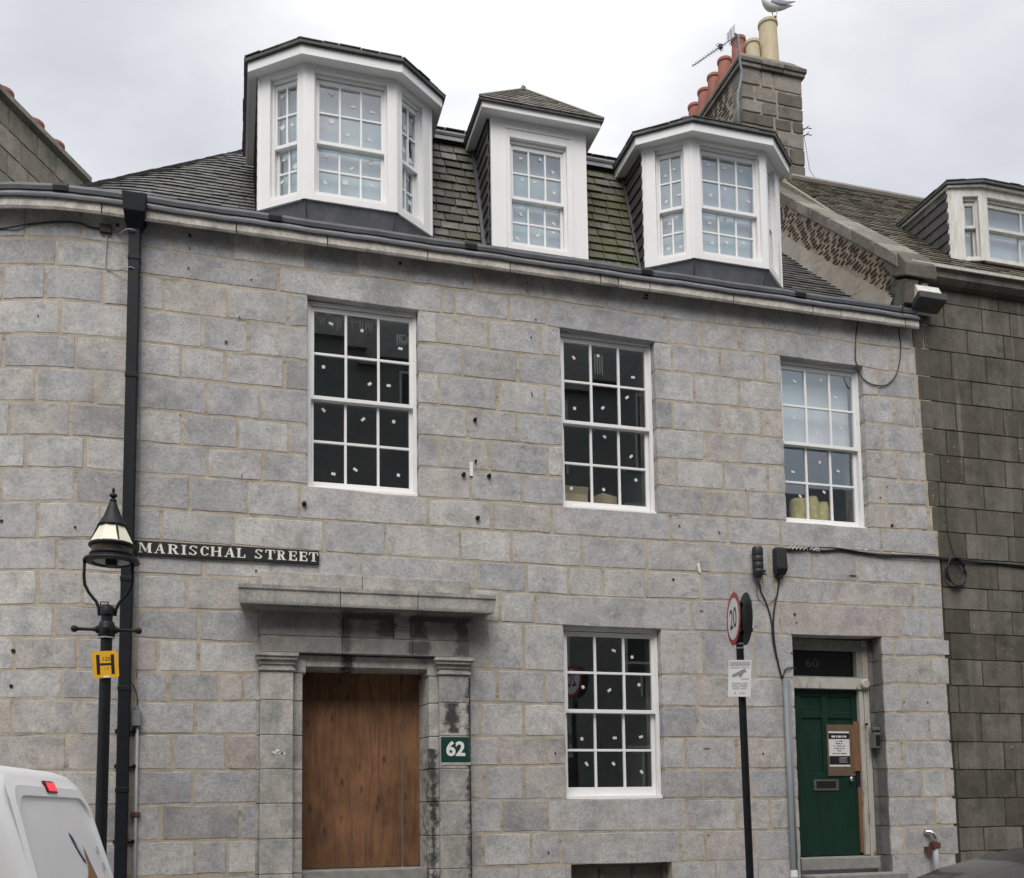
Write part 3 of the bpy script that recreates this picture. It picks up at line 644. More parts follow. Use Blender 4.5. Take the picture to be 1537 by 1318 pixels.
mb = MB(); mb.box(6.60, 7.68, .27, .28, 6.22, 7.22); add('sky_reflection_sheet', mb, simple('reflection_white', (.84, .85, .87), .9, var=.03), w3)  # added pale sheet painting the sky reflection of the upper panes
# prism offsets are in local space too: patch so that T rotates them
def _prism(s, pts, off):
    off = Vector(off); a = [s.pt(p) for p in pts]; c = [s.pt(Vector(p)+off) for p in pts]; n = len(a)
    s.face(a[::-1]); s.face(c)
    for k in range(n): s.face((a[k], a[(k+1) % n], c[(k+1) % n], c[k]))
MB.prism = _prism

# ------------------------------------------------------------------ roofs of the granite house
def slate_field(name, host, mat, fn, rows, length, width, overlap=1.35, thick=.010, individual=False, jit=.006, keep=None, tn=None):
    """fn(u along in metres, v up the slope in rows)->(point, outward normal)"""
    big = MB(); k = 0
    for r in range(rows):
        u = -width*random.uniform(.2, .8)
        L_ = length(r) if callable(length) else length
        while u < L_:
            wd = width*random.uniform(.8, 1.2); a, c_ = max(0, u), min(L_, u+wd)-.009
            if c_-a > .03 and (keep is None or keep((a+c_)/2, r)):
                mb = MB() if individual else big
                dz = random.uniform(0, jit)
                q = []
                for (uu, vv, h) in ((a, r+random.uniform(-.04, .04), thick+dz+.008), (c_, r+random.uniform(-.04, .04), thick+dz+.008), (c_, r+overlap, .004), (a, r+overlap, .004)):
                    p, n = fn(uu, vv); q.append((p, n, h))
                t_ = [mb.pt(p+n*h) for p, n, h in q]; b_ = [mb.pt(p+n*(h-thick)) for p, n, h in q]
                mb.face(t_)
                for i in range(4): mb.face((b_[i], b_[(i+1) % 4], t_[(i+1) % 4], t_[i]))
                if individual: add('slate', mb, mat, host)
                k += 1
            u += wd
    if not individual: return add(name, big, mat, host, kind='stuff')
# mansard front between the dormers
MA, MBk = Vector((0, .38, 8.10)), Vector((0, 1.00, 10.08))
ms = MBk-MA; mn = Vector((0, -ms.z, ms.y)).normalized(); ml = ms.length
mb = MB(); mb.prism([(1.9, .40, 7.9), (1.9, .40, 8.1), (1.9, 1.02, 10.06), (1.9, 1.4, 10.06), (1.9, 1.4, 7.9)], (4.6, 0, 0))
mansard = add('mansard_roof', mb, SLD, house)
for x0, x1, in ((2.2, 2.915), (4.11, 4.93)):
    def fn(u, v, x0=x0): return MA+Vector((x0+u, 0, 0))+ms*(v*.130/ml), mn
    slate_field('slate', mansard, SLM, fn, 15, x1-x0, .20, individual=True, overlap=1.2, thick=.016, jit=.012)
for x0, x1 in ((2.2, 2.95), (4.1, 4.95)):   # lead apron and curb under the roll
    mb = MB()
    mb.tube([(x0, .93, 10.09), (x1, .93, 10.09)], .035, 8)
    mb.prism([(x0, .90, 10.0), (x1, .90, 10.0), (x1, .93, 10.12), (x0, .93, 10.12)], (0, .02, 0))
    add('lead_curb', mb, LEAD, mansard)
for x0, x1 in ((2.05, 3.05), (4.0, 5.05)):
    def fn(u, v, x0=x0): return Vector((x0+u, .93+v*.12, 10.155+v*.055)), Vector((0, -.4, .9)).normalized()
    slate_field('upper_slates', mansard, SLM, fn, 8, x1-x0, .22)
    mb = MB(); mb.prism([(x0, .97, 10.10), (x0, .93, 10.15), (x0, 3.4, 11.1), (x0, 3.4, 10.0)], (x1-x0, 0, 0)); add('upper_deck', mb, SLD, mansard)
# valley flashings beside the dormer cheeks
for xa, xb in ((2.905, 2.845), (4.925, 4.86)):
    mb = MB(); q = [(xa, .36, 8.12), (xb, .36, 8.12), (xb, .98, 10.08), (xa, .98, 10.08)]
    mb.prism([Vector(p)+mn*.012 for p in q], mn*.02); add('valley_flashing', mb, LEADD, mansard)
# the older slopes at both ends (one round the corner)
APX = Vector((.85, 3.4, 11.43))
def cone(u, v):
    s = u-4.6; t = v*.128/4.55
    e = P(s, 8.02, .22); a = APX if s < .85 else Vector((s, 3.4, 11.43)); p = e.lerp(a, t)
    tx = (P(s+.01, 0, .22)-P(s-.01, 0, .22)).normalized(); up_ = (a-e).normalized(); n = tx.cross(up_).normalized()
    return p, n
mb = MB(); I = []
for i in range(40):
    s = -4.6+i*.14; e = P(s, 8.0, .22); I.append((mb.pt(e), mb.pt((APX if s < .85 else Vector((s, 3.4, 11.43)))+Vector((0, 0, -.02))), mb.pt(e+Vector((0, 0, -.2)))))
for a, c_ in zip(I, I[1:]): mb.face((a[0], c_[0], c_[1], a[1])); mb.face((a[0], c_[0], c_[2], a[2]))
corner = add('corner_roof', mb, SLD, house)
def slate_cone():
    big = MB()
    for r in range(35):
        t0 = r*.128/4.55; sh = 1-t0; s = -4.5; wd0 = .2/max(sh, .25)
        s -= random.uniform(0, wd0)
        while s < .42:
            wd = wd0*random.uniform(.8, 1.2); a, c_ = s, s+wd-.008/max(sh, .3); dz = random.uniform(0, .008); q = []
            for ss, vv, h in ((a, r+random.uniform(-.05, .05), .02+dz), (c_, r+random.uniform(-.05, .05), .02+dz), (c_, r+1.3, .003), (a, r+1.3, .003)):
                p, n = cone(ss+4.6, vv); q.append((p, n, h))
            t_ = [big.pt(p+n*h) for p, n, h in q]; b_ = [big.pt(p+n*(h-.012)) for p, n, h in q]
            big.face(t_)
            for i in range(4): big.face((b_[i], b_[(i+1) % 4], t_[(i+1) % 4], t_[i]))
            s += wd
    add('slates', big, SLW, corner, kind='stuff')
slate_cone()
EA, EB = Vector((0, .2, 8.06)), Vector((0, 3.4, 11.10)); es_ = EB-EA; en = Vector((0, -es_.z, es_.y)).normalized(); el = es_.length
mb = MB(); mb.prism([(6.5, .2, 8.04), (6.5, 3.4, 11.08), (6.5, 3.4, 7.9), (6.5, .2, 7.9)], (1.8, 0, 0)); endroof = add('end_roof', mb, SLD, house)
def fn(u, v): return EA+Vector((6.7+u, 0, 0))+es_*(v*.15/el), en
slate_field('slates', endroof, SLW, fn, 28, 1.58, .23, thick=.014, jit=.012)
mb = MB(); mb.prism([(6.5, 3.4, 11.1), (6.5, 6.8, 7.9), (6.5, 3.4, 7.9)], (1.8, 0, 0)); mb.prism([(1.2, 3.42, 11.3), (1.2, 7, 7.9), (1.2, 3.42, 7.9)], (5.3, 0, 0)); add('rear_slope', mb, SLD, house)

# ------------------------------------------------------------------ dormers
def facet_board(host, T, w_, z0, z1, u0, u1, wz0, wz1, mat, th=.05):
    mb = MB(T)
    mb.box(0, u0, 0, th, z0, z1); mb.box(u1, w_, 0, th, z0, z1)
    mb.box(u0, u1, 0, th, wz1, z1)
    if wz0-z0 > .005: mb.box(u0, u1, 0, th, z0, wz0)
    mb.box(u0-.004, u0+.002, .05, .16, wz0, wz1); mb.box(u1-.002, u1+.004, .05, .16, wz0, wz1); mb.box(u0, u1, .05, .16, wz1-.002, wz1+.004)
    return mb
def merge(a, b_):
    o = len(a.v); a.v += b_.v; a.f += [tuple(i+o for i in f) for f in b_.f]; a.mi += b_.mi
def bay_dormer(x0, x1, xa, xb, yo, yf, zb, zt, label, cheek_side=True, left_long=1.9, mat=WHITE, wz=(8.42, 9.85), zmeet=9.07, cols=(2, 3, 2), fw=None, sw=None, pads=1, plain=False):
    pts = [Vector((x0, yo, 0)), Vector((xa, yf, 0)), Vector((xb, yf, 0)), Vector((x1, yo, 0))]
    T = []
    for p, q in zip(pts, pts[1:]):
        u = (q-p).normalized(); n = Vector((-u.y, u.x, 0))
        T.append((frame((p.x, p.y, 0), u, n), (q-p).length))
    body = MB(); specs = []
    for i, (t, w_) in enumerate(T):
        if i == 1: u0, u1 = fw or (w_*.105, w_*.9)
        else: u0, u1 = sw or (w_*.22, w_*.83)
        if i == 2 and not plain: u0, u1 = w_-u1, w_-u0
        merge(body, facet_board(None, t, w_, zb, zt, u0, u1, wz[0], wz[1], mat)); specs.append((t, u0, u1))
    # corner posts
    for k, p in enumerate(pts): body.lathe((p.x, p.y+.035, 0), [(.034, zb), (.034, zt)], 8)
    d = add('dormer', body, mat, house if not plain else dark, bevel=.004, label=label)
    for i, (t, u0, u1) in enumerate(specs):
        sash(d, t, u0, u1, wz[0], wz[1], cols[i], zmeet, deep=.055, pads=pads, sky_board=.16, stile=.04 if i == 1 else .032, side=.016, bar=.022, brail=.06, mat=mat, rows=2 if not plain else 1)
    # soffit, fascia, slated roof
    ov = .14
    def offs(o, z):
        n1 = Vector((-(xa-x0), 0, 0));
        u1_ = (pts[1]-pts[0]).normalized(); nn = Vector((u1_.y, -u1_.x, 0)); nn = nn if nn.y < 0 else -nn
        kx = math.tan(math.atan2(abs(u1_.y), u1_.x)/2)*o
        return [Vector((x0-o, left_long if cheek_side else 1.6, z)), Vector((x0-o, yo-o*.35, z)), Vector((xa-kx, yf-o, z)), Vector((xb+kx, yf-o, z)), Vector((x1+o, yo-o*.35, z)), Vector((x1+o, 1.6, z))]
    ovs = ov if not plain else .05
    mb = MB(); a = offs(ovs-.01, zt-.012); mb.prism(a, (0, 0, .012)); add('soffit', mb, mat, d)
    mb = MB(); o1, o0 = offs(ovs, zt-.02), offs(ovs-.03, zt-.02); fh = .105 if not plain else .03
    for p, q, r, s_ in zip(o1, o1[1:], o0[1:], o0): mb.prism([p, q, r, s_], (0, 0, fh))
    add('fascia', mb, mat, d)
    mb = MB(); e = offs(ovs+.035, zt+fh-.015); f_ = offs(ovs+.035, zt+fh+.022); cx = (x0+x1)/2
    rg = [Vector((cx-.25, yf+.75, zt+fh+.36)), Vector((cx+.25, yf+.75, zt+fh+.36)), Vector((cx, 2.2, zt+fh+.36))] if not plain else [Vector((cx-.25, yf+.75, zt+.12)), Vector((cx+.25, yf+.75, zt+.12)), Vector((cx, 1.9, zt+.12))]
    mb.prism(e, (0, 0, .037))
    mb.poly([f_[1], f_[2], rg[0]]); mb.poly([f_[2], f_[3], rg[1], rg[0]]); mb.poly([f_[3], f_[4], rg[1]]); mb.poly([f_[0], f_[1], rg[0], rg[2]]); mb.poly([f_[4], f_[5], rg[2], rg[1]])
    add('dormer_roof', mb, SLD, d)
    # ragged slate edges along the eaves
    mb = MB()
    for p, q in zip(f_, f_[1:]):
        L_ = (q-p).length; u = (q-p)/L_; n = Vector((u.y, -u.x, 0)); k = 0; t_ = 0
        if n.y > .1: n = -n
        while t_ < L_-.02:
            wd = min(random.uniform(.16, .26), L_-t_); h = random.uniform(0, .012); o_ = random.uniform(.0, .014)
            A = p+u*(t_+.003)+n*o_; B_ = p+u*(t_+wd-.003)+n*o_
            mb.prism([A+Vector((0, 0, h)), B_+Vector((0, 0, h)), B_-n*.2+Vector((0, 0, h+.05)), A-n*.2+Vector((0, 0, h+.05))], (0, 0, .011)); t_ += wd
    add('edge_slates', mb, SLD, d, kind='stuff')
    # slated cheeks
    for x, sgn in ((x0, -1), (x1, 1)):
        yb = left_long if (sgn < 0 and cheek_side) else 1.5
        mb = MB(); mb.box(min(x, x-sgn*.04), max(x, x-sgn*.04), yo+.03, yb, 7.95, zt-.01); add('cheek', mb, SLP, d)
        if sgn < 0:
            z = zb-.3; r = 0
            while z < zt-.02:
                y = yo+.02-(r % 2)*.1
                while y < yb:
                    wd = .24; y1 = min(y+wd-.004, yb); y_ = max(y, yo+.02); mb = MB()
                    if y1-y_ > .03:
                        zz = min(z+.2, zt-.015)
                        mb.prism([(x-.03, y_, z), (x-.03, y1, z), (x-.008, y1, zz), (x-.008, y_, zz)], (-.011, 0, 0))
                        add('slate', mb, SLP, d)
                    y += wd
                z += .155; r += 1
    # lead apron under the bay
    if not plain:
        mb = MB(); tp = [Vector((x0+.02, yo+.02, zb)), Vector((xa+.01, yf+.02, zb)), Vector((xb-.01, yf+.02, zb)), Vector((x1-.02, yo+.02, zb))]
        bt = [Vector((x0+.06, yo+.16, 8.0)), Vector((xa+.04, yf+.16, 8.0)), Vector((xb-.04, yf+.16, 8.0)), Vector((x1-.06, yo+.16, 8.0))]
        for k in range(3): mb.poly([tp[k], tp[k+1], bt[k+1], bt[k]])
        mb.poly(tp); add('lead_apron', mb, LEAD, d)
        mb = MB()
        for k in range(4): mb.tube([tp[k]+Vector((0, -.004, -.004)), bt[k]+Vector((0, -.004, 0))], .009, 5)
        add('lead_seam', mb, LEADD, d)
    return d
bay_dormer(.269, 2.197, .733, 1.743, .30, -.04, 8.345, 9.93, 'canted bay dormer nearest the rounded corner', pads=1.25)
bay_dormer(4.925, 6.80, 5.397, 6.408, .30, -.04, 8.345, 9.905, 'canted bay dormer beside the chimney stack', left_long=1.2, fw=(.115, .935), pads=1)
# the square middle dormer with its pointed roof
x0, x1, yf, zb, zt = 2.922, 4.128, .25, 8.30, 9.93
T = frame((x0, yf, 0), (1, 0, 0), (0, 1, 0)); wd = x1-x0
mb = facet_board(None, T, wd, zb, zt, .235, .955, 8.36, 9.70, WHITE); mb.T = T
mb.box(.17, .185, -.012, 0, zb, 9.80); mb.box(1.005, 1.02, -.012, 0, zb, 9.80); mb.box(.17, 1.02, -.012, 0, 9.80, 9.815)
d = add('dormer', mb, WHITE, house, bevel=.004, label='narrow middle dormer with a pointed slate roof')
sash(d, T, .235, .955, 8.36, 9.70, 3, 8.99, deep=.06, stile=.035, side=.02, bar=.022, brail=.06, sky_board=.16)
ov = .14; mb = MB(); mb.box(x0-ov+.01, x1+ov-.01, yf-ov+.01, 1.7, zt-.012, zt); add('soffit', mb, WHITE, d)
mb = MB(); mb.box(x0-ov, x1+ov, yf-ov, yf-ov+.03, zt-.02, zt+.07)
for x in (x0-ov, x1+ov-.03): mb.box(x, x+.03, yf-ov+.03, 1.7, zt-.02, zt+.07)
add('fascia', mb, WHITE, d)
ex0, ex1, ey, ez = x0-ov-.03, x1+ov+.03, yf-ov-.03, zt+.07
pk = Vector((3.51, .80, 10.76)); pb = Vector((3.51, 2.2, 10.76))
mb = MB(); c4 = [Vector((ex0, ey, ez)), Vector((ex1, ey, ez)), Vector((ex1, 2.2, ez)), Vector((ex0, 2.2, ez))]
mb.poly([c4[0], c4[1], pk]); mb.poly([c4[1], c4[2], pb, pk]); mb.poly([c4[3], c4[0], pk, pb]); mb.prism(c4, (0, 0, -.02)); roofd = add('dormer_roof', mb, SLD, d)
big = MB()
def tri_field(A, B_, top, top2, rows):
    up_ = ((top+top2)/2-(A+B_)/2); n = (B_-A).cross(up_).normalized()
    for r in range(rows):
        t0, t1 = r/rows, (r+1.3)/rows; l0, r0 = A.lerp(top, t0), B_.lerp(top2, t0); l1, r1 = A.lerp(top, min(1, t1)), B_.lerp(top2, min(1, t1))
        L_ = (r0-l0).length; k = max(1, int(L_/.17)); off = random.uniform(0, .5)
        cuts = [0]+[min(1, (i+off+random.uniform(-.1, .1))/k) for i in range(1, k+1)]+[1]
        for a, c_ in zip(cuts, cuts[1:]):
            if c_-a < .01: continue
            h = .014+random.uniform(0, .006); g = .003/max(L_, .05)
            q = [l0.lerp(r0, a+g)+n*h, l0.lerp(r0, c_-g)+n*h, l1.lerp(r1, c_-g)+n*.004, l1.lerp(r1, a+g)+n*.004]
            big.prism(q, -n*.009)
tri_field(c4[0], c4[1], pk, pk, 9); tri_field(c4[1], c4[2], pk, pb, 9); tri_field(c4[3], c4[0], pb, pk, 9)
add('slates', big, slate_mat('brown_slate', (.14, .13, .115), (.19, .175, .155), 60, 90), d, kind='stuff')
mb = MB(); mb.tube([c4[0]+Vector((0, 0, .02)), pk+Vector((0, 0, .02)), c4[1]+Vector((0, 0, .02))], .018, 6); mb.tube([pk+Vector((0, 0, .02)), pb+Vector((0, 0, .02))], .022, 6); mb.lathe(pk+Vector((0, 0, .0)), [(.03, 0), (.035, .04), (.015, .07)], 8)
add('hip_roll', mb, simple('pale_ridge', (.22, .21, .18), .8), d)
for x, sgn in ((x0, -1), (x1, 1)):
    mb = MB(); mb.box(min(x, x-sgn*.04), max(x, x-sgn*.04), yf+.05, 1.5, 8.0, zt-.012); add('cheek', mb, SLP, d)
    z = 8.2; r = 0
    while z < zt-.02 and sgn < 0:
        y = yf+.05-(r % 2)*.1
        while y < 1.0:
            y_ = max(y, yf+.05); y1 = y+.236; mb = MB(); zz = min(z+.2, zt-.015)
            mb.prism([(x-.028, y_, z), (x-.028, y1, z), (x-.008, y1, zz), (x-.008, y_, zz)], (-.01, 0, 0)); add('slate', mb, SLP, d); y += .24
        z += .155; r += 1

# ------------------------------------------------------------------ doorway 62: dressed stone surround and boarding
sur = MB()
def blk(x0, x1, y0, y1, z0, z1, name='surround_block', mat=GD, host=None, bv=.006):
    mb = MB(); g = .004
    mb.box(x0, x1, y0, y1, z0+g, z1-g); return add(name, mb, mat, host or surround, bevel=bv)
mb = MB(); mb.box(.30, .62, .0, .3, .3, 3.9); mb.box(2.17, 2.49, .0, .3, .3, 3.9); mb.box(.62, 2.17, .02, .3, 3.36, 3.9)
mb.box(.302, .622, -.113, 0, .3, 3.15); mb.box(2.167, 2.488, -.113, 0, .3, 3.15); surround = add('door_surround', mb, MORT, house)
zc = [.35, .70, 1.06, 1.415, 1.775, 2.125, 2.475, 2.835, 3.13]
for z0, z1 in zip(zc, zc[1:]):
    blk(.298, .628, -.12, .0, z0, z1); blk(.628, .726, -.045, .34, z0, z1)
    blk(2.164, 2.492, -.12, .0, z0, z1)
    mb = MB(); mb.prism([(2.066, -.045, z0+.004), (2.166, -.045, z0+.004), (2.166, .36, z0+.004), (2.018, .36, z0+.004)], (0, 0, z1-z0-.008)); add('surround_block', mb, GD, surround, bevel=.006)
# narrow back slips beside the pilasters
for z0, z1 in zip(zc, zc[1:]):
    blk(.262, .298, -.02, .0, z0, z1); blk(2.492, 2.53, -.02, .0, z0, z1)
def cap(x0, x1):
    for (o, z0, z1, y) in ((.055, 3.285, 3.322, -.185), (.04, 3.25, 3.285, -.165), (.015, 3.205, 3.25, -.135), (.0, 3.165, 3.205, -.118), (.02, 3.14, 3.165, -.14)):
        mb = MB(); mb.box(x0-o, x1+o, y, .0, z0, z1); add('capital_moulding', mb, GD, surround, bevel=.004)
cap(.30, .625); cap(2.166, 2.49)
blk(.628, .76, -.045, .34, 3.13, 3.33); blk(2.05, 2.166, -.045, .34, 3.13, 3.33)
# architrave, frieze, inner lintel
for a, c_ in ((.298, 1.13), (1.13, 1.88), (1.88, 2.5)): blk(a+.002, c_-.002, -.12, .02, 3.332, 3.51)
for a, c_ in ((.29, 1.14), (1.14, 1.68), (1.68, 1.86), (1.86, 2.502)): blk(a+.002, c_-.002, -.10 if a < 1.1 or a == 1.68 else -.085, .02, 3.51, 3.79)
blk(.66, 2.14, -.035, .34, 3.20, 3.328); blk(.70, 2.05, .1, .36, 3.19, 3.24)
mb = MB(); mb.prism([(.24, -.10, 3.765), (.24, -.16, 3.80), (.24, -.16, 3.825), (.24, .0, 3.825), (.24, .0, 3.765)], (2.31, 0, 0)); add('bed_moulding', mb, GD, surround)
for a, c_ in ((.09, 1.09), (1.09, 1.90), (1.90, 2.735)):
    mb = MB(); pr = [(-.015, 3.825), (-.32, 3.79), (-.32, 3.80), (-.325, 3.93), (-.34, 3.945), (-.345, 3.985), (-.06, 4.03), (-.01, 4.03)]
    q = a+.004; e_ = c_-.004; ex = .02 if a == .09 else 0; ey_ = .02 if c_ == 2.735 else 0
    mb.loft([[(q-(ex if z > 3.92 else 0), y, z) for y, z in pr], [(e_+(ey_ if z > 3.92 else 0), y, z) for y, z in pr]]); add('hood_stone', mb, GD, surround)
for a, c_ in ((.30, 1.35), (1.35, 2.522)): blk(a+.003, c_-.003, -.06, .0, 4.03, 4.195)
# boarding
mb = MB(); mb.box(.70, 1.815, .335, .353, 1.085, 3.23); mb.box(1.75, 1.82, .33, .335, 1.09, 3.22)
ply = add('door_boarding', mb, PLY, house, label='brown stained plywood sheet closing the doorway')
mb = MB(); mb.box(1.835, 2.035, .315, .333, 1.085, 3.22); add('side_board', mb, PLY, ply)
for x in (.80, 1.25, 1.70):
    for z in (1.15, 1.6, 2.1, 2.6, 3.1): mb = MB(); mb.lathe((x+random.uniform(-.03, .03), .335, z), [(.006, 0), (.006, -.002)], 6, ax='y'); add('screw', mb, SIGNB, ply)
mb = MB(); mb.box(.60, 2.18, .353, .5, .9, 3.35); add('black_backing', mb, ROOM, ply)
mb = MB(); mb.box(.55, 2.05, .02, .5, .93, 1.075); mb.box(.63, 2.17, -.30, .02, .76, .90); mb.box(.5, 2.3, -.62, -.30, .58, .73); mb.box(.4, 2.4, -.95, -.62, .3, .55)
add('entrance_steps', mb, STEPM, house, bevel=.012)

# ------------------------------------------------------------------ green door 60
DR = []
mb = MB(); Y = .25
mb.box(6.62, 7.60, Y+.015, Y+.05, 1.06, 3.115)
def rail(x0, x1, z0, z1): mb.box(x0, x1, Y, Y+.0149, z0, z1)
rail(6.62, 7.60, 3.03, 3.115); rail(6.62, 6.80, 1.06, 3.03); rail(7.52, 7.60, 1.06, 3.03); rail(7.09, 7.17, 2.08, 3.03)
rail(6.80, 7.09, 2.76, 2.84); rail(7.17, 7.52, 2.76, 2.84); rail(6.80, 7.52, 1.06, 2.08)
gdoor = add('green_door', mb, DOORG, house, bevel=.004, label='scuffed dark green panelled front door')
mb = MB(); mb.box(6.93, 7.28, Y-.012, Y-.001, 1.862, 1.885); mb.box(6.93, 7.28, Y-.012, Y-.001, 1.975, 1.998); mb.box(6.93, 6.965, Y-.012, Y-.001, 1.885, 1.975); mb.box(7.245, 7.28, Y-.012, Y-.001, 1.885, 1.975)
lb = add('letterbox', mb, simple('aged_brass', (.16, .15, .12), .5, .5), gdoor)
mb = MB(); mb.box(6.965, 7.245, Y-.006, Y-.001, 1.885, 1.975); add('letter_slot', mb, SIGNB, gdoor)
mb = MB(); mb.lathe((7.45, Y, 2.0), [(.012, 0), (.012, -.03), (.028, -.04), (.032, -.055), (.02, -.07)], 12, ax='y'); add('door_knob', mb, STEEL, gdoor, smooth=True)
mb = MB(); mb.box(7.14, 7.525, Y-.016, Y-.001, 2.04, 2.68); patch = add('repair_board', mb, BOARD, gdoor)
mb = MB(); mb.box(7.160, 7.455, Y-.019, Y-.0165, 2.155, 2.595); note = add('door_notice', mb, PAPER, gdoor)
for z0, z1 in ((2.50, 2.572), (2.18, 2.288)): mb = MB(); mb.box(7.161, 7.454, Y-.0205, Y-.0192, z0, z1); add('notice_band', mb, SIGNB, gdoor)
for z, ws in ((2.530, (.05, .02, .045, .02, .03)), (2.472, (.02, .012, .05)), (2.442, (.06, .02)), (2.412, (.015, .015, .07, .03)), (2.382, (.012, .05, .02, .03)), (2.352, (.06,)), (2.318, (.04, .02, .02, .08))):
    tot = sum(ws)+.012*(len(ws)-1); x = 7.307-tot/2; mb = MB(); hh = .012 if z > 2.5 else .005
    for q in ws: mb.box(x, x+q, Y-.0215 if z > 2.5 else Y-.0198, Y-.0207 if z > 2.5 else Y-.0191, z-hh, z+hh); x += q+.012
    add('notice_line', mb, PAPER if z > 2.5 else SIGNB, gdoor)
for k in range(5):
    mb = MB(); mb.box(7.30, 7.42-.02*(k % 2), Y-.0212, Y-.0206, 2.205+k*.015, 2.210+k*.015); add('notice_rule', mb, INKG, gdoor)
mb = MB(); mb.box(7.515, 7.60, Y-.03, Y-.017, 2.10, 2.72); mb.box(7.555, 7.625, Y-.022, Y-.001, 1.09, 1.90); mb.box(7.49, 7.53, Y-.026, Y-.017, 2.09, 2.66)
add('timber_repair', mb, WOODN, gdoor)
mb = MB(); mb.box(7.54, 7.625, Y-.012, Y-.001, 1.90, 2.08); add('dark_lock_gap', mb, SIGNB, gdoor)
# frame, transom, fanlight
mb = MB(); mb.box(7.60, 7.663, .192, .34, 1.06, 3.12)
mb.prism([(7.665, .185, .98), (7.735, .185, .98), (7.74, .185, 2.1), (7.725, .185, 2.9), (7.715, .185, 3.12), (7.665, .185, 3.12)], (0, .15, 0)); mb.box(6.56, 6.66, .22, .34, 1.06, 3.12)
dfr = add('door_frame', mb, PEEL, house, bevel=.004)
mb = MB(); mb.box(6.56, 7.735, .17, .34, 3.12, 3.255); add('transom', mb, PEEL, dfr, bevel=.006)
mb = MB(); mb.lathe((7.665, .165, 3.187), [(.06, 0), (.06, -.03), (.045, -.04)], 16, ax='y'); add('transom_roundel', mb, PEEL, dfr)
mb = MB(); mb.box(6.56, 7.74, .20, .34, 3.61, 3.745); mb.box(7.585, 7.74, .20, .34, 3.255, 3.61); mb.box(6.56, 6.62, .20, .34, 3.255, 3.61); mb.box(6.62, 7.585, .185, .34, 3.255, 3.275)
add('fanlight_frame', mb, simple('dull_grey_paint', (.26, .265, .24), .6, var=.2, vscale=12), dfr, bevel=.004)
mb = MB(); mb.box(6.62, 7.585, .27, .276, 3.275, 3.61); add('fanlight_pane', mb, simple('dark_fanlight', (.008, .008, .009), .15, var=.1), dfr)
text('door_number', '60', .16, frame((6.99, .268, 3.45), (1, 0, 0), (0, 1, 0)), simple('faded_bronze_numeral', (.04, .026, .022), .6), dfr, .001, bold=0, sx=1.25)
mb = MB(); mb.box(7.665, 7.815, .19, .4, .95, 3.75); add('jamb_lining', mb, MORT, dfr)
JZ = [.8, 1.06, 1.42, 1.775, 2.12, 2.47, 2.83, 3.17, 3.47, 3.75]
for z0, z1 in ((.8, 1.06), (1.06, 1.42), (1.42, 1.775), (1.775, 2.12), (2.12, 2.47), (2.47, 2.83), (2.83, 3.17), (3.17, 3.47), (3.47, 3.75)):
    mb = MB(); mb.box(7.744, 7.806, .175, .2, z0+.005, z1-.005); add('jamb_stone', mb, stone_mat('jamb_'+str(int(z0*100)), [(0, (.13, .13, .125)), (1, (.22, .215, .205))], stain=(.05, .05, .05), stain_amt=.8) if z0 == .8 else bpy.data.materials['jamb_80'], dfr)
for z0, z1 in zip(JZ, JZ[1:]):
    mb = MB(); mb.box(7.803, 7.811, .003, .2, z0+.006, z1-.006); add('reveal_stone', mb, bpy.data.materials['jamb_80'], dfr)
mb = MB(); mb.box(6.5, 7.9, .34, .42, .9, 3.8); add('dark_hall', mb, ROOM, dfr)
mb = MB(); mb.box(6.57, 7.66, .0, .3, .90, 1.05); mb.box(6.55, 7.84, -.28, .0, .72, .86); mb.box(6.45, 7.95, -.6, -.28, .55, .69)
add('door_steps', mb, STEPM, house, bevel=.012)
mb = MB(); mb.box(7.70, 7.79, .06, .16, 2.38, 2.57); mb.box(7.70, 7.79, .07, .15, 2.60, 2.64)
bz = add('entry_panel', mb, simple('panel_metal', (.20, .20, .19), .5, .4), house, bevel=.004)
mb = MB(); mb.box(7.715, 7.775, .05, .06, 2.41, 2.54); add('entry_window', mb, SIGNB, bz)
mb = MB(); mb.lathe((7.66, .17, 2.68), [(.015, 0), (.015, -.03)], 8, ax='y'); add('bell_push', mb, SIGNB, bz)
# ------------------------------------------------------------------ the dark ashlar house uphill
dark = thing('dark_ashlar_house', 'dark mossy ashlar house with weathered white dormer at the right edge', 'building', (10, 0, gz(10, 0)))
JD = [(8.45, []), (8.261, [8.637, 9.894]), (7.932, [9.01, 9.618, 10.072]), (7.604, [8.674, 9.362, 9.949]), (7.233, [9.087, 9.647]), (6.904, [9.385, 10.032]), (6.532, [9.115, 9.872]), (6.189, [8.949, 9.449, 10.079]), (5.827, [8.83, 9.196, 9.85]), (5.501, [8.789, 9.493, 10.115]), (5.169, [9.348, 9.942]), (4.83, [8.769, 9.168, 9.832]), (4.444, [9.638]), (4.161, [9.455]), (3.849, [9.149, 9.825]), (3.511, [9.531]), (3.172, [9.311, 9.928]), (2.824, [8.928, 9.547]), (2.455, [9.244, 9.874]), (2.101, [8.871, 9.574]), (1.74, [9.273]), (1.376, [9.541]), (1.081, [9.19, 9.795]), (.72, [9.4, 10.0])]
ENDS = {}
for a, b_, js in RUNS:
    if js[-1] > 8.3: ENDS[(a+b_)/2] = ((bedz(a, 8.6)+bedz(b_, 8.6))/2, js[-1])
ends = sorted(ENDS.values())
def endx(z):
    if z > 7.8: return 8.505
    return min(ends, key=lambda e: abs(e[0]-z))[1]+.012
mb = MB()
mb.poly([(8.5, .004, -.5), (14, .004, -.5), (14, .004, 8.5), (8.5, .004, 8.5)]); mb.poly([(14, .006, -.5), (14, 6, -.5), (14, 6, 8.5), (14, .006, 8.5)])
dwall = add('dark_front_wall', mb, MORTD, dark)
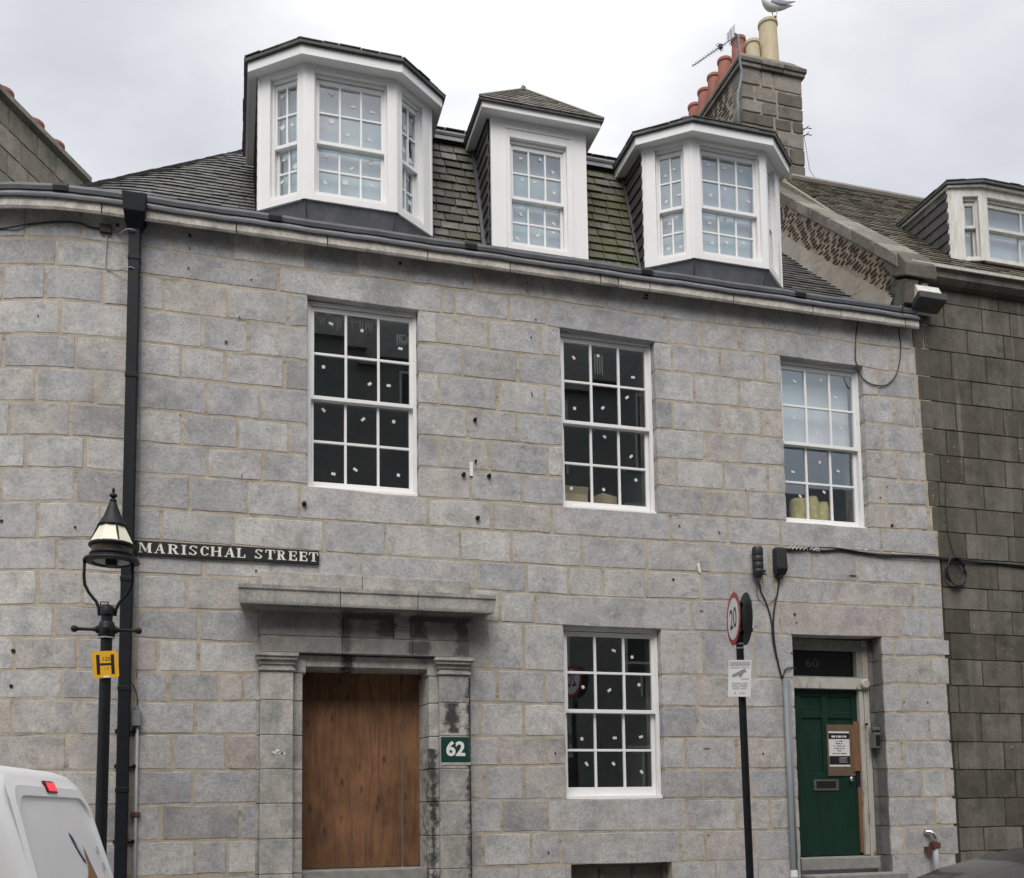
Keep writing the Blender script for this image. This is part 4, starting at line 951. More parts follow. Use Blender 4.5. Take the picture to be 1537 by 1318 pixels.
for (zt, _), (zb, js) in zip(JD, JD[1:]):
    x0 = endx((zt+zb)/2); xs = [x0]+[j for j in js if j > x0+.04]; x = xs[-1]+random.uniform(.45, .65)
    while x < 13.3: xs.append(x); x += random.uniform(.42, .68)
    xs.append(14)
    for a, c_ in zip(xs, xs[1:]): stone(dwall, a, c_, zb, zb, zt, zt, GB, (.005, .005, .0045, .0045), proud=random.uniform(.0045, .008), jit=.0015, cham=.004, ring=.001)
# its cornice and eaves gutter
mb = MB()
x = 8.40
while x < 14:
    e_ = min(14, x+random.uniform(.7, 1.2)); m2 = MB()
    m2.prism([(x+.003, .0, 8.45), (x+.003, -.09, 8.47), (x+.003, -.15, 8.53), (x+.003, -.15, 8.60), (x+.003, -.18, 8.63), (x+.003, .05, 8.63)], (e_-x-.006, 0, 0)); add('cornice_stone', m2, GY, dwall); x = e_
mb = MB(); mb.prism([(8.40, -.20, 8.632), (8.40, -.205, 8.668), (8.40, -.17, 8.675), (8.40, -.17, 8.632)], (5.6, 0, 0)); gut = add('gutter_edge', mb, WHITEO, dark)
mb = MB(); mb.prism([(8.62, -.17, 8.64), (8.62, -.15, 8.68), (8.62, .04, 8.72), (8.62, .1, 8.86), (8.62, .3, 8.86), (8.62, .3, 8.6)], (5.4, 0, 0)); add('lead_gutter', mb, LEADD, dark)
DA, DB = Vector((0, .04, 8.78)), Vector((0, 3.1, 11.96)); ds = DB-DA; dn = Vector((0, -ds.z, ds.y)).normalized(); dl = ds.length
mb = MB(); mb.prism([(8.6, .04, 8.76), (8.6, 3.1, 11.94), (8.6, 6.2, 8.7), (8.6, .04, 8.6)], (5.4, 0, 0)); droof = add('roof', mb, SLN, dark)
def fn(u, v): return DA+Vector((8.7+u, 0, 0))+ds*(v*.11/dl), dn
slate_field('slates', droof, SLN, fn, 16, 5.2, .2, thick=.012, jit=.010)
slate_field('upper_slates', droof, SLN, lambda u, v: fn(u, v+16), 24, 5.2, .2, thick=.012, jit=.008)
mb = MB(); mb.tube([(8.8, 3.1, 12.0), (14, 3.1, 12.0)], .06, 8); add('ridge_tile', mb, simple('pale_ridge2', (.24, .22, .19), .8), droof)
# skew coping on the party wall, rubble below, cement fillet
party = MB(); party.prism([(8.30, .02, 7.95), (8.30, .02, 8.78), (8.30, 3.7, 12.28), (8.30, 7.4, 8.7), (8.30, 7.4, 7.95)], (.44, 0, 0))
pw = add('party_wall', party, MORTC, dark)
sl_ = (11.211-8.704)/(2.453+.184)
def cz(y): return 8.704+sl_*(y+.184)
y = -.10
for k in range(9):
    y1 = y+random.uniform(.38, .50); a, c_ = y+.016, y1-.016; mb = MB(); j = random.uniform(-.01, .01)
    mb.prism([(8.262+j, a, cz(a)), (8.262+j, c_, cz(c_)), (8.262+j, c_, cz(c_)-.185), (8.262+j, a, cz(a)-.185)], (.50-j, 0, 0))
    add('coping_stone', mb, GY, pw, bevel=.01); y = y1
mb = MB(); mb.prism([(8.27, -.24, 8.42), (8.27, -.24, 8.60), (8.27, -.11, 8.79), (8.27, .05, 8.93), (8.27, .22, 8.80), (8.27, .05, 8.55)], (.47, 0, 0)); add('skew_putt', mb, GY, pw, bevel=.015)
mb = MB(); mb.prism([(8.29, -.16, 8.10), (8.29, -.20, 8.40), (8.29, .10, 8.52), (8.29, .12, 8.10)], (.20, 0, 0)); add('skew_corbel', mb, GB, pw, bevel=.01)
# mortar smear between stones of the coping
mb = MB(); mb.prism([(8.285, -.08, cz(-.08)-.17), (8.285, -.08, cz(-.08)-.03), (8.285, 3.6, cz(3.6)-.03), (8.285, 3.6, cz(3.6)-.17)], (.455, 0, 0)); add('coping_bed', mb, MORTC, pw)
rub = MB()
def rubble(rub, x, ya, yb, zlo, zhi, h=.05, l=.16, sgn=-1, dep=.016):
    z = min(zlo(ya), zlo(yb)); zmax = max(zhi(ya), zhi(yb)); r = 0
    while z < zmax:
        y = ya-random.uniform(0, l)
        while y < yb:
            ll = l*random.uniform(.7, 1.3); hh = h*random.uniform(.7, 1.15); yc, zc_ = y+ll/2, z+h/2
            if zlo(yc)+.02 < zc_ < zhi(yc)-.012 and ya < yc < yb:
                n = 8; ring = []
                tl = random.uniform(-.12, .12)
                for q in range(n):
                    a = 2*PI*q/n; ca, sa = math.cos(a), math.sin(a); k = random.uniform(.88, 1.1)
                    yy = (ll/2-.004)*k*math.copysign(abs(ca)**.6, ca); zz = (hh/2-.003)*k*math.copysign(abs(sa)**.6, sa)
                    ring.append((yc+yy, zc_+zz+tl*yy))
                p = dep*random.uniform(.3, 1.1)
                I = [rub.pt((x+sgn*p, yc+(a-yc)*.75, zc_+(c_-zc_)*.75)) for a, c_ in ring]; O = [rub.pt((x-sgn*.005, a, c_)) for a, c_ in ring]
                rub.face(I)
                for q in range(n): rub.face((I[q], I[(q+1) % n], O[(q+1) % n], O[q]))
            y += ll+.010
        z += h+.012; r += 1
RUBM = simple('rubble_stone', (.07, .055, .045), .9, var=.4, vscale=9)
rubble(rub, 8.30, .1, 3.5, lambda y: 8.23+.923*y, lambda y: cz(y)-.20)
add('rubble', rub, RUBM, pw, kind='stuff')
rub = MB(); rubble(rub, 8.30, -.02, .16, lambda y: 8.28, lambda y: 8.62, l=.1); add('rubble_foot', rub, RUBM, pw, kind='stuff')
mb = MB()
pts0 = []; n = 18
A_, B__ = [], []
for k in range(n+1):
    y = .06+3.4*k/n; j = random.uniform(-.012, .012)
    lo = 7.86+.95*y if y > .3 else 8.05
    A_.append((8.19-j*2, y, lo+.02)); B__.append((8.296, y, 8.24+.923*y+random.uniform(-.03, .03)))
for k in range(n): mb.poly([A_[k], A_[k+1], B__[k+1], B__[k]])
add('cement_fillet', mb, CEM, pw)
# chimney stack: dressed front, rubble flank, pots
SX0, SX1, SY0, SY1 = 8.25, 9.42, 3.60, 6.75
mb = MB(); mb.box(SX0+.012, SX1-.012, SY0+.012, SY1, 9.5, 14.25); stack = add('chimney_stack', mb, MORTS, dark)
zr = [14.24, 13.92, 13.66, 13.42, 13.20, 12.92, 12.62, 12.33, 12.03, 11.75, 11.45]
jl = [[8.62, 8.86], [8.50, 8.93], [8.62, 8.93], [8.86, 9.2], [8.52, 8.95], [8.75, 9.12], [8.6, 9.02], [8.78, 9.15], [8.6, 9.0], [8.8]]
for (a, c_), js in zip(zip(zr, zr[1:]), jl):
    xs = [SX0]+js+[SX1]
    for p, q in zip(xs, xs[1:]):
        stone(stack, p, q, c_, c_, a, a, GY, (.019 if p > SX0 else 0, .019 if q < SX1 else 0, .017, .017), deep=.2 if p > SX0 else .32, Pm=lambda s, z, d_: Vector((s, SY0+d_, z)), proud=random.uniform(0, .012), ring=.008, jit=.008)
rub = MB(); rubble(rub, SX0+.012, SY0+.34, SY1-.1, lambda y: 12.0, lambda y: 14.22, h=.07, l=.2); add('flank_rubble', rub, simple('flank_stone', (.075, .058, .05), .9, var=.35, vscale=8), stack, kind='stuff')
for (o, z0, z1) in ((.05, 14.22, 14.29), (.075, 14.29, 14.37)):
    for k in range(3):
        a = SX0-o+(SX1-SX0+2*o)*k/3; mb = MB(); mb.box(a+.004, a+(SX1-SX0+2*o)/3-.004, SY0-o, SY1+o, z0, z1); add('cap_stone', mb, GY, stack, bevel=.012)
mb = MB(); mb.loft([[(SX0-.06, SY0-.06, 14.37), (SX1+.06, SY0-.06, 14.37), (SX1+.06, SY1+.06, 14.37), (SX0-.06, SY1+.06, 14.37)], [(SX0+.03, SY0+.06, 14.53), (SX1-.12, SY0+.06, 14.53), (SX1-.12, SY1, 14.53), (SX0+.03, SY1, 14.53)]]); add('cap_flaunching', mb, GY, stack)
def pot(x, y, z0, z1, r0, r1, mat, host=None, lip=.018, nm='chimney_pot'):
    mb = MB(); h = z1-z0
    mb.lathe((x, y, 0), [(r0*.9, z0-.1), (r0, z0), (r0*.96, z0+h*.1), (r1, z1-.07), (r1+lip, z1-.055), (r1+lip, z1-.005), (r1+lip*.4, z1), (r1-.02, z1), (r1-.03, z1-.2)], 20)
    return add(nm, mb, mat, host or stack, smooth=True)
for y in (4.18, 4.69, 5.10, 5.49, 5.90, 6.31): pot(8.56, y, 14.5, 15.24, .145, .115, TERRA)
pot(8.70, 3.95, 14.5, 15.02, .14, .115, BUFF); pot(9.02, 3.95, 14.5, 15.45, .185, .155, BUFF)
pot(9.05, 4.9, 14.5, 15.1, .145, .12, BUFF)
mb = MB()
for z in (13.34, 13.22): mb.tube([(SX1, 3.66, z), (SX1+.09, 3.62, z+.02), (SX1+.13, 3.56, z-.03)], .008, 5); mb.tube([(SX1+.02, 3.66, z-.02), (SX1+.11, 3.60, z+.05)], .006, 5)
add('wall_hook', mb, BLACK, stack)
mb = MB(); mb.tube([(SX1+.02, 3.62, 13.2), (SX1+.10, 3.62, 12.6), (SX1+.24, 3.4, 12.05)], .006, 4); add('stay_wire', mb, GREYP, stack)
# weathered dormer of the dark house
dd = bay_dormer(9.62, 11.9, 10.03, 11.5, .45, .33, 9.19, 10.27, 'weathered white dormer cut by the right edge of the photo', left_long=1.75, mat=WHITEO, wz=(9.22, 10.13), zmeet=9.72, cols=(1, 2, 1), fw=(.10, 1.36), sw=(.17, .385), pads=0, plain=True)
mb = MB(); mb.box(9.66, 11.9, .40, .6, 8.7, 9.19); add('sill_wall', mb, LEADD, dd)
mb = MB(); mb.box(9.95, 11.9, .37, .40, 8.98, 9.16); add('red_fascia', mb, REDP, dd)
# floodlight-like metal housing under that cornice
fl = thing('wall_light', 'dented white metal floodlight under the cornice beside the joint of the two houses', 'floodlight', (8.6, -.1, 8.0))
mb = MB(); mb.prism([(8.43, -.02, 8.05), (8.43, -.02, 8.36), (8.43, -.20, 8.34), (8.43, -.27, 8.20), (8.43, -.27, 8.17), (8.43, -.04, 8.03)], (.36, 0, 0)); add('housing', mb, WHITEO, fl, bevel=.008)
mb = MB(); mb.prism([(8.41, -.10, 8.03), (8.41, -.30, 8.12), (8.41, -.30, 8.21), (8.41, -.27, 8.215), (8.41, -.10, 8.10)], (.42, 0, 0)); add('lamp_hood', mb, simple('grimy_diffuser', (.055, .06, .055), .4, var=.3, vscale=15), fl, bevel=.01)
mb = MB(); mb.box(8.56, 8.66, -.16, -.06, 8.35, 8.40); mb.tube([(8.42, -.05, 8.33), (8.40, -.06, 8.2), (8.405, -.05, 7.95), (8.40, -.04, 7.85)], .008, 5); add('bracket', mb, WHITEO, fl)

# ------------------------------------------------------------------ old gable stack at the left
gab = thing('stone_gable', 'lichened sandstone gable with three terracotta pots behind the rounded corner', 'building', (-3.5, 7, 0))
GA, GB_ = Vector((-3.531, 5.643, 13)), Vector((-2.571, 7.52, 13)); gu = (GB_-GA).normalized(); gn = Vector((-gu.y, gu.x, 0))   # inward is away from the camera
gw = Vector((gu.y, -gu.x, 0))
if gw.dot(CAM-GA) < 0: gw = -gw
g0 = GA-gu*2.0; gl = (GB_-g0).length
def PG(s, z, d): return g0+gu*s-gw*d+Vector((0, 0, z-13))
mb = MB(); q = [PG(0, 6, .01), PG(gl, 6, .01), PG(gl, 12.86, .01), PG(0, 12.86, .01)]; mb.prism(q, -gw*1.2); gwall = add('gable_wall', mb, MORTS, gab)
z = 12.86; k = 0
while z > 9.5:
    s = -random.uniform(0, .4); h = .38
    while s < gl-.02:
        l_ = random.uniform(.45, .8); a, c_ = max(0, s), min(gl, s+l_)
        if gl-c_ < .2: c_ = gl
        if c_-a > .1: stone(gwall, a, c_, z-h, z-h, z, z, GS, (.012, .012, .012, .012), ring=.008, Pm=PG, deep=.03 if c_ < gl else .3)
        s = c_ if c_ > s else s+l_
    z -= h
s = -.05; 
while s < gl:
    c_ = min(gl+.1, s+.75); mb = MB()
    pr = [(.0, 12.86), (-.10, 12.90), (-.10, 12.99), (.05, 13.13), (.6, 13.13), (.6, 12.86)]
    mb.loft([[PG(s+.004, z, d) for d, z in pr], [PG(c_-.004, z, d) for d, z in pr]]); add('coping_stone', mb, GS, gwall); s = c_
for px_ in ((-3.428+.02, 6.046+.1), (-2.98, 6.93), (-2.70, 7.5)):
    pass
for s in (2.45, 3.20, 3.74): p = PG(s, 13, .32); pot(p.x, p.y, 13.1, 13.36, .15, .15, TERRA, gwall)

# ------------------------------------------------------------------ downpipe with hopper
dp = thing('downpipe', 'square black downpipe with hopper head at the start of the rounded corner', 'downpipe', (-.98, -.07, gz(-.98, 0)))
mb = MB(); mb.loft([[(-1.045, -.14, 7.68), (-.925, -.14, 7.68), (-.925, -.03, 7.68), (-1.045, -.03, 7.68)], [(-1.07, -.20, 7.76), (-.90, -.20, 7.76), (-.90, -.0, 7.76), (-1.07, -.0, 7.76)], [(-1.085, -.26, 7.80), (-.875, -.26, 7.80), (-.875, -.0, 7.80), (-1.085, -.0, 7.80)], [(-1.10, -.28, 7.99), (-.86, -.28, 7.99), (-.86, -.19, 7.99), (-1.10, -.19, 7.99)]]); add('hopper_head', mb, NAVY, dp, bevel=.008)
mb = MB(); mb.loft([[(-1.072, -.14, .2), (-.959, -.14, .2), (-.959, -.03, .2), (-1.072, -.03, .2)], [(-1.040, -.14, 7.70), (-.927, -.14, 7.70), (-.927, -.03, 7.70), (-1.040, -.03, 7.70)]]); add('pipe', mb, NAVY, dp, bevel=.012)
mb = MB(); mb.box(-1.034, -.933, -.132, -.034, 7.42, 7.70); add('upper_sleeve', mb, simple('worn_lead_paint', (.05, .06, .065), .5, var=.3, vscale=9), dp, bevel=.012)
for z in (7.35, 6.10, 4.0, 2.9, 1.9):
    q = -.032*(7.7-z)/7.5; mb = MB(); mb.box(-1.045+q, -.922+q, -.146, -.03, z, z+.05); add('pipe_collar', mb, NAVY, dp, bevel=.006)
for z in (2.49, 2.14, 1.40):
    mb = MB(); mb.box(-1.09, -.88, -.03, -.008, z, z+.022)
    for x in (-1.07, -.90): mb.lathe((x, -.01, z+.02), [(.022, .01), (.026, -.02), (.01, -.04)], 8, ax='y')
    add('pipe_bracket', mb, BLACK, dp)
# left cables, junction boxes and conduit
def cable(name, pts, r, label, cat='cable', mat=PLAST, group=None, yoff=-.018):
    mb = MB(); q = []
    pts = [P(a[0], a[1], yoff if len(a) < 3 else a[2]) for a in pts]
    # smooth with Catmull-Rom
    for i in range(len(pts)-1):
        p0, p1, p2, p3 = pts[max(0, i-1)], pts[i], pts[i+1], pts[min(len(pts)-1, i+2)]
        for t in (0, .25, .5, .75):
            q.append(.5*((2*p1)+(p2-p0)*t+(2*p0-5*p1+4*p2-p3)*t*t+(3*p1-p0-3*p2+p3)*t**3))
    q.append(pts[-1]); mb.tube(q, r, 6)
    return add(name, mb, mat, label=label, cat=cat, group=group, smooth='all', org=tuple(pts[0]))
cable('cable', [(-3.4, 7.66), (-2.26, 7.64), (-2.03, 7.68), (-1.74, 7.72), (-1.54, 7.73), (-1.44, 7.70), (-1.33, 7.69)], .009, 'thin dark cable under the cornice of the rounded corner')
cable('cable', [(-1.23, 7.70), (-1.15, 7.665), (-1.06, 7.65, -.15), (-.98, 7.65, -.15), (-.92, 7.68, -.02)], .007, 'short pale wire crossing the top of the downpipe', mat=GREYP)
cable('cable', [(-1.26, 7.64), (-1.265, 7.3), (-1.2, 7.26), (-1.09, 7.25, -.1), (-1.0, 7.25, -.15), (-.92, 7.21, -.06), (-.915, 7.05), (-.91, 6.2), (-.905, 5.2), (-.905, 4.4), (-.90, 3.6), (-.90, 3.05)], .006, 'pale wire dropping down the right side of the downpipe', mat=GREYP)
mb = MB(); mb.box(-1.33, -1.215, -.05, .0, 7.65, 7.74); add('junction_box', mb, simple('brown_box', (.045, .035, .035), .7), label='small brown junction box left of the hopper head', cat='junction box', bevel=.006, org=(-1.27, 0, 7.69))
cond = thing('wall_conduit', 'grey metal conduit with switch box beside the foot of the downpipe', 'conduit', (-.88, -.02, .3))
mb = MB(); mb.tube([(-.885, -.03, 2.58), (-.885, -.03, 1.2), (-.88, -.03, .25)], .016, 10); add('tube', mb, GREYP, cond, smooth='all')
mb = MB(); mb.box(-.935, -.85, -.07, -.0, 2.56, 2.71); mb.lathe((-.89, -.03, 2.70), [(.018, 0), (.018, .05), (.01, .06)], 8); add('switch_box', mb, GALV, cond, bevel=.008)
mb = MB(); mb.box(-.93, -.845, -.055, -.0, 1.66, 1.71); add('rusty_clip', mb, RUST, cond, bevel=.008)
cable('cable', [(-.97, 3.03, -.03), (-.93, 2.97), (-.893, 2.87), (-.89, 2.75, -.03)], .005, 'thin grey wire entering the top of the switch box', mat=PLAST)

# ------------------------------------------------------------------ street name plate with raised serif letters
sg = thing('street_name_plate', 'long black street name plate reading MARISCHAL STREET', 'street sign', (0, -.02, 4.37))
mb = MB(); mb.prism([(-.94, -.035, 4.300), (.897, -.035, 4.292), (.897, -.035, 4.443), (-.94, -.035, 4.447)], (0, .03, 0)); add('plate', mb, SIGNB, sg, bevel=.003)
def glyph(ch, x0, x1, z0, z1):
    mb = MB(); W = x1-x0; H = z1-z0; tk, tn, sf = .025, .008, .008
    def v(x, w_, a=0, b_=1): mb.box(x, x+w_, -.0405, -.0352, z0+H*a, z0+H*b_)
    def hbar(xa, xb, z, h): mb.box(xa, xb, -.0403, -.0352, z, z+h)
    def diag(xa, za, xb, zb, w_): mb.prism([(xa, -.040, za), (xa+w_, -.040, za), (xb+w_, -.040, zb), (xb, -.040, zb)], (0, .0048, 0))
    def arc(cx, cz_, rx, rz, a0, a1, wt, wn, n=14):
        for k in range(n):
            p = []
            for a in (a0+(a1-a0)*k/n, a0+(a1-a0)*(k+1)/n):
                w_ = wn+(wt-wn)*abs(math.cos(a))**1.5
                p.append(((cx+rx*math.cos(a), cz_+rz*math.sin(a)), (cx+(rx-w_)*math.cos(a), cz_+(rz-w_*.9)*math.sin(a))))
            (o0, i0), (o1, i1) = p
            mb.prism([(o0[0], -.0400, o0[1]), (o1[0], -.0400, o1[1]), (i1[0], -.0400, i1[1]), (i0[0], -.0400, i0[1])], (0, .0048, 0))
    s = .008
    if ch == 'M':
        v(x0+s, tn); v(x1-s-tk, tk); diag(x0+s, z1, x0+W*.48, z0+.01, tk*.9); diag(x0+W*.48+.006, z0+.01, x1-s-tk, z1, tn)
        hbar(x0-.002, x0+.03, z0, sf); hbar(x1-tk-.014, x1+.002, z0, sf); hbar(x0-.002, x0+.03, z1-sf, sf); hbar(x1-tk-.006, x1+.002, z1-sf, sf)
    elif ch == 'A':
        diag(x0+s, z0, x0+W*.46, z1, tn); diag(x1-s-tk, z0, x0+W*.40, z1, tk); hbar(x0+W*.25, x1-W*.3, z0+H*.30, tn); hbar(x0-.004, x0+.026, z0, sf); hbar(x1-tk-.014, x1+.002, z0, sf)
    elif ch in 'RP':
        v(x0+s, tk); arc(x0+W*.46, z0+H*.75, W*.42, H*.25, -PI/2, PI/2, tk*.9, tn); hbar(x0+s+tk, x0+W*.5, z1-tn, tn); hbar(x0+s+tk, x0+W*.5, z0+H*.5, tn)
        diag(x1-tk-.006, z0, x0+W*.42, z0+H*.5, tk); hbar(x0-.002, x0+tk+.018, z0, sf); hbar(x1-tk-.006, x1+.006, z0, sf*.9); hbar(x0-.002, x0+s, z1-sf, sf)
    elif ch == 'I':
        m_ = (x0+x1)/2; v(m_-tk/2, tk); hbar(x0, x1, z0, sf); hbar(x0, x1, z1-sf, sf)
    elif ch == 'S':
        cx = (x0+x1)/2; arc(cx, z0+H*.73, W*.40, H*.27, PI*.12, PI*1.1, tk*.85, tn); arc(cx, z0+H*.27, W*.42, H*.27, -PI*.88, PI*.1, tk*.85, tn)
        mb.prism([(x0+W*.1, -.040, z0+H*.70), (x0+W*.36, -.040, z0+H*.64), (x1-W*.08, -.040, z0+H*.30), (x1-W*.36, -.040, z0+H*.36)], (0, .0048, 0))
        v(x1-W*.16, .010, .72, .96); v(x0+W*.06, .010, .04, .28)
    elif ch == 'C':
        arc((x0+x1)/2+.005, z0+H*.5, W*.5, H*.5, PI*.22, PI*1.78, tk, tn, 20); v(x1-W*.12, .010, .66, .95); v(x1-W*.12, .008, .1, .28)
    elif ch == 'H':
        v(x0+s, tk); v(x1-s-tk, tk); hbar(x0+s+tk, x1-s-tk, z0+H*.48, tn)
        for a in (x0-.002, x1-tk-.014): hbar(a, a+tk+.016, z0, sf); hbar(a, a+tk+.016, z1-sf, sf)
    elif ch == 'L':
        v(x0+s, tk); hbar(x0, x1, z0, tn); v(x1-.012, .012, 0, .34); hbar(x0-.002, x0+tk+.018, z1-sf, sf)
    elif ch == 'T':
        m_ = (x0+x1)/2; v(m_-tk/2, tk); hbar(x0, x1, z1-tn, tn); v(x0, .011, .68, 1); v(x1-.011, .011, .68, 1); hbar(m_-tk*.95, m_+tk*.95, z0, sf)
    elif ch == 'E':
        v(x0+s, tk); hbar(x0, x1, z0, tn); hbar(x0, x1-.003, z1-tn, tn); hbar(x0+s+tk, x1-.018, z0+H*.48, tn); v(x1-.012, .012, 0, .32); v(x1-.014, .011, .70, 1); v(x1-.026, .009, .38, .64)
    return mb
SIGN = [('M', 93, 186), ('A', 207, 283), ('R', 305, 383), ('I', 403, 440), ('S', 455, 522), ('C', 540, 605), ('H', 620, 703), ('A', 725, 803), ('L', 817, 882), ('S', 950, 1015), ('T', 1035, 1110), ('R', 1125, 1192), ('E', 1215, 1280), ('E', 1297, 1362), ('T', 1375, 1447)]
for ch, a, c_ in SIGN:
    x0 = -.914+((190+a/5.07)-206)*.00668; x1 = -.914+((190+c_/5.07)-206)*.00668
    add('letter', glyph(ch, x0, x1, 4.322, 4.422), LETW, sg)
# number plate
pl = thing('number_plate', 'dark green plate reading 62 on the right pilaster of the doorway', 'number plate', (2.33, -.13, 2.33))
mb = MB(); mb.box(2.176, 2.482, -.132, -.122, 2.20, 2.465); add('plate', mb, DKGREEN, pl)
text('numerals', '62', .21, frame((2.333, -.1335, 2.33), (1, 0, 0), (0, 1, 0)), SIGNW, pl, .001, bold=.007, sx=1.0)
mb = MB(); mb.box(2.18, 2.50, -.126, -.118, 2.165, 2.197); add('pale_patch', mb, GC, pl)

# ------------------------------------------------------------------ cables and boxes on the right
cable('cable', [(6.50, 4.80), (6.79, 4.815), (7.05, 4.81), (7.28, 4.835), (7.54, 4.815), (7.96, 4.81), (8.3, 4.82), (8.63, 4.825), (8.93, 4.815), (9.45, 4.80), (10.05, 4.77), (11, 4.75), (13, 4.7)], .015, 'thick black cable running right from the terminal box over the green door')
cable('cable', [(6.52, 4.79), (6.9, 4.835), (7.2, 4.85), (7.45, 4.83), (7.8, 4.80), (8.1, 4.79), (8.7, 4.80), (9.2, 4.785), (9.8, 4.79), (12, 4.72)], .008, 'thin black cable twisting round the thick one above the green door', yoff=-.035)
cable('cable', [(6.15, 4.45), (6.14, 4.28), (6.21, 4.13), (6.27, 3.92), (6.29, 3.63), (6.36, 3.31), (6.39, 3.20)], .009, 'black cable dropping from the round splice enclosure into the conduit')
cable('cable', [(6.40, 4.47), (6.38, 4.29), (6.31, 4.0), (6.30, 3.67), (6.36, 3.31), (6.40, 3.20)], .011, 'thick black cable dropping from the square terminal box into the conduit')
cable('cable', [(6.13, 4.42), (6.09, 4.3), (6.11, 4.17), (6.2, 4.10), (6.3, 4.14), (6.37, 4.24)], .004, 'loose thin loop of wire below the two black boxes')
cable('cable', [(6.40, 3.22), (6.44, 3.32), (6.52, 3.34), (6.62, 3.34, .05)], .007, 'black lead from the conduit top into the door frame')
cable('cable', [(7.67, 7.94, -.16), (7.66, 7.75), (7.63, 7.5), (7.62, 7.35), (7.63, 7.28), (7.68, 7.13), (7.74, 7.07), (7.83, 7.03), (7.97, 7.02), (8.08, 7.05), (8.17, 7.13), (8.24, 7.25), (8.29, 7.42), (8.31, 7.63), (8.29, 7.8), (8.27, 7.88, -.12), (8.25, 8.1, -.17)], .007, 'slack loop of black wire hanging from the cornice above the right window')
coil = thing('cable_coil', 'coil of black cable hanging on the dark house wall', 'cable coil', (8.94, -.05, 4.64))
for k in range(5):
    mb = MB(); q = []
    for j in range(26): a = 2*PI*j/26; q.append((8.94+(.135+.008*k*random.uniform(-.5, 1))*math.cos(a)+.01*math.sin(3*a+k), -.04-.008*k, 4.64+(.155+.007*k)*math.sin(a)))
    mb.tube(q, .010, 6, closed=True); add('cable_turn', mb, PLAST, coil, smooth='all')
cable('cable', [(8.9, 5.9), (8.87, 5.6), (8.88, 5.2), (8.93, 4.95), (8.98, 4.85)], .004, 'thin wire dangling on the dark wall above the coil')
sb = thing('splice_enclosure', 'rounded black splice enclosure with loose connectors, left of the square box', 'cable box', (6.09, -.05, 4.6))
mb = MB(); mb.lathe((6.085, -.075, 0), [(.045, 4.42), (.062, 4.46), (.066, 4.50), (.060, 4.51), (.066, 4.53), (.066, 4.58), (.060, 4.59), (.066, 4.61), (.066, 4.66), (.060, 4.67), (.066, 4.69), (.066, 4.76), (.055, 4.785), (.03, 4.79)], 16); add('body', mb, PLAST, sb, smooth=True)
for k in range(6):
    mb = MB(); a = random.uniform(-.6, 1); x = 6.1+random.uniform(-.03, .04); z = 4.47+random.uniform(-.03, .04); mb.tube([(x, -.10, z), (x+.05*math.sin(a)+.03, -.13, z-.03+.05*math.cos(a))], .009, 6); add('connector', mb, PLAST, sb)
for k, x in enumerate((6.11, 6.145)):
    mb = MB(); mb.tube([(x, -.06, 4.43), (x+.012, -.06, 4.33)], .008, 6); add('gland', mb, simple('brass_gland', (.45, .38, .2), .4, .6), sb)
tb = thing('terminal_box', 'square black terminal box where the street cable ends', 'cable box', (6.39, -.05, 4.6))
mb = MB(); mb.loft([[(6.335, -.02, 4.45), (6.455, -.02, 4.45), (6.455, -.09, 4.47), (6.335, -.09, 4.47)], [(6.32, -.01, 4.53), (6.465, -.01, 4.53), (6.465, -.125, 4.53), (6.32, -.125, 4.53)], [(6.325, -.01, 4.78), (6.46, -.01, 4.78), (6.46, -.115, 4.78), (6.325, -.115, 4.78)], [(6.34, -.01, 4.805), (6.445, -.01, 4.805), (6.445, -.09, 4.80), (6.34, -.09, 4.80)]]); add('case', mb, PLAST, tb, bevel=.008)
mb = MB(); mb.lathe((6.395, -.06, 0), [(.03, 4.42), (.04, 4.46)], 10); add('gland', mb, PLAST, tb)
for k in range(9):
    x = 6.53+.055*k*random.uniform(.8, 1.1); mb = MB(); mb.tube([(x, -.05, 4.80), (x+.03, -.06, 4.83), (x+.05, -.05, 4.79)], .005, 5); add('cable_tie', mb, SIGNW, tb)
for x, z in ((7.62, 4.84), (8.02, 4.83)):
    mb = MB(); mb.lathe((x, -.045, z), [(.012, 0), (.008, -.02)], 8, ax='y'); add('cable_clip', mb, SIGNW, tb)
cd2 = thing('cable_conduit', 'grey steel conduit running down the left side of the green door', 'conduit', (6.42, -.03, .6))
mb = MB(); mb.tube([(6.415, -.045, 3.20), (6.425, -.045, .95), (6.43, -.05, .5)], .032, 12); mb.tube([(6.465, -.035, 3.19), (6.475, -.035, .5)], .018, 8); add('pipe', mb, GALV, cd2, smooth='all')
mb = MB(); mb.lathe((6.43, -.05, 0), [(.02, .80), (.045, .84), (.04, .92)], 10); add('shoe', mb, SIGNW, cd2)
vp = thing('vent_pipe', 'stubby grey vent pipe with bright elbow low beside the dark house', 'pipe', (8.4, -.07, .66))
mb = MB(); mb.tube([(8.405, -.08, .62), (8.395, -.08, 1.14)], .036, 12); add('pipe', mb, GREYP, vp, smooth='all')
mb = MB(); mb.box(8.345, 8.445, -.12, -.03, 1.13, 1.20); mb.box(8.29, 8.345, -.08, -.0, 1.08, 1.15); add('rusty_collar', mb, RUST, vp)
mb = MB(); mb.tube([(8.395, -.075, 1.19), (8.394, -.075, 1.26), (8.385, -.07, 1.30), (8.36, -.05, 1.325), (8.33, -.02, 1.33), (8.31, .0, 1.33)], .034, 12); add('elbow', mb, STEEL, vp, smooth='all')
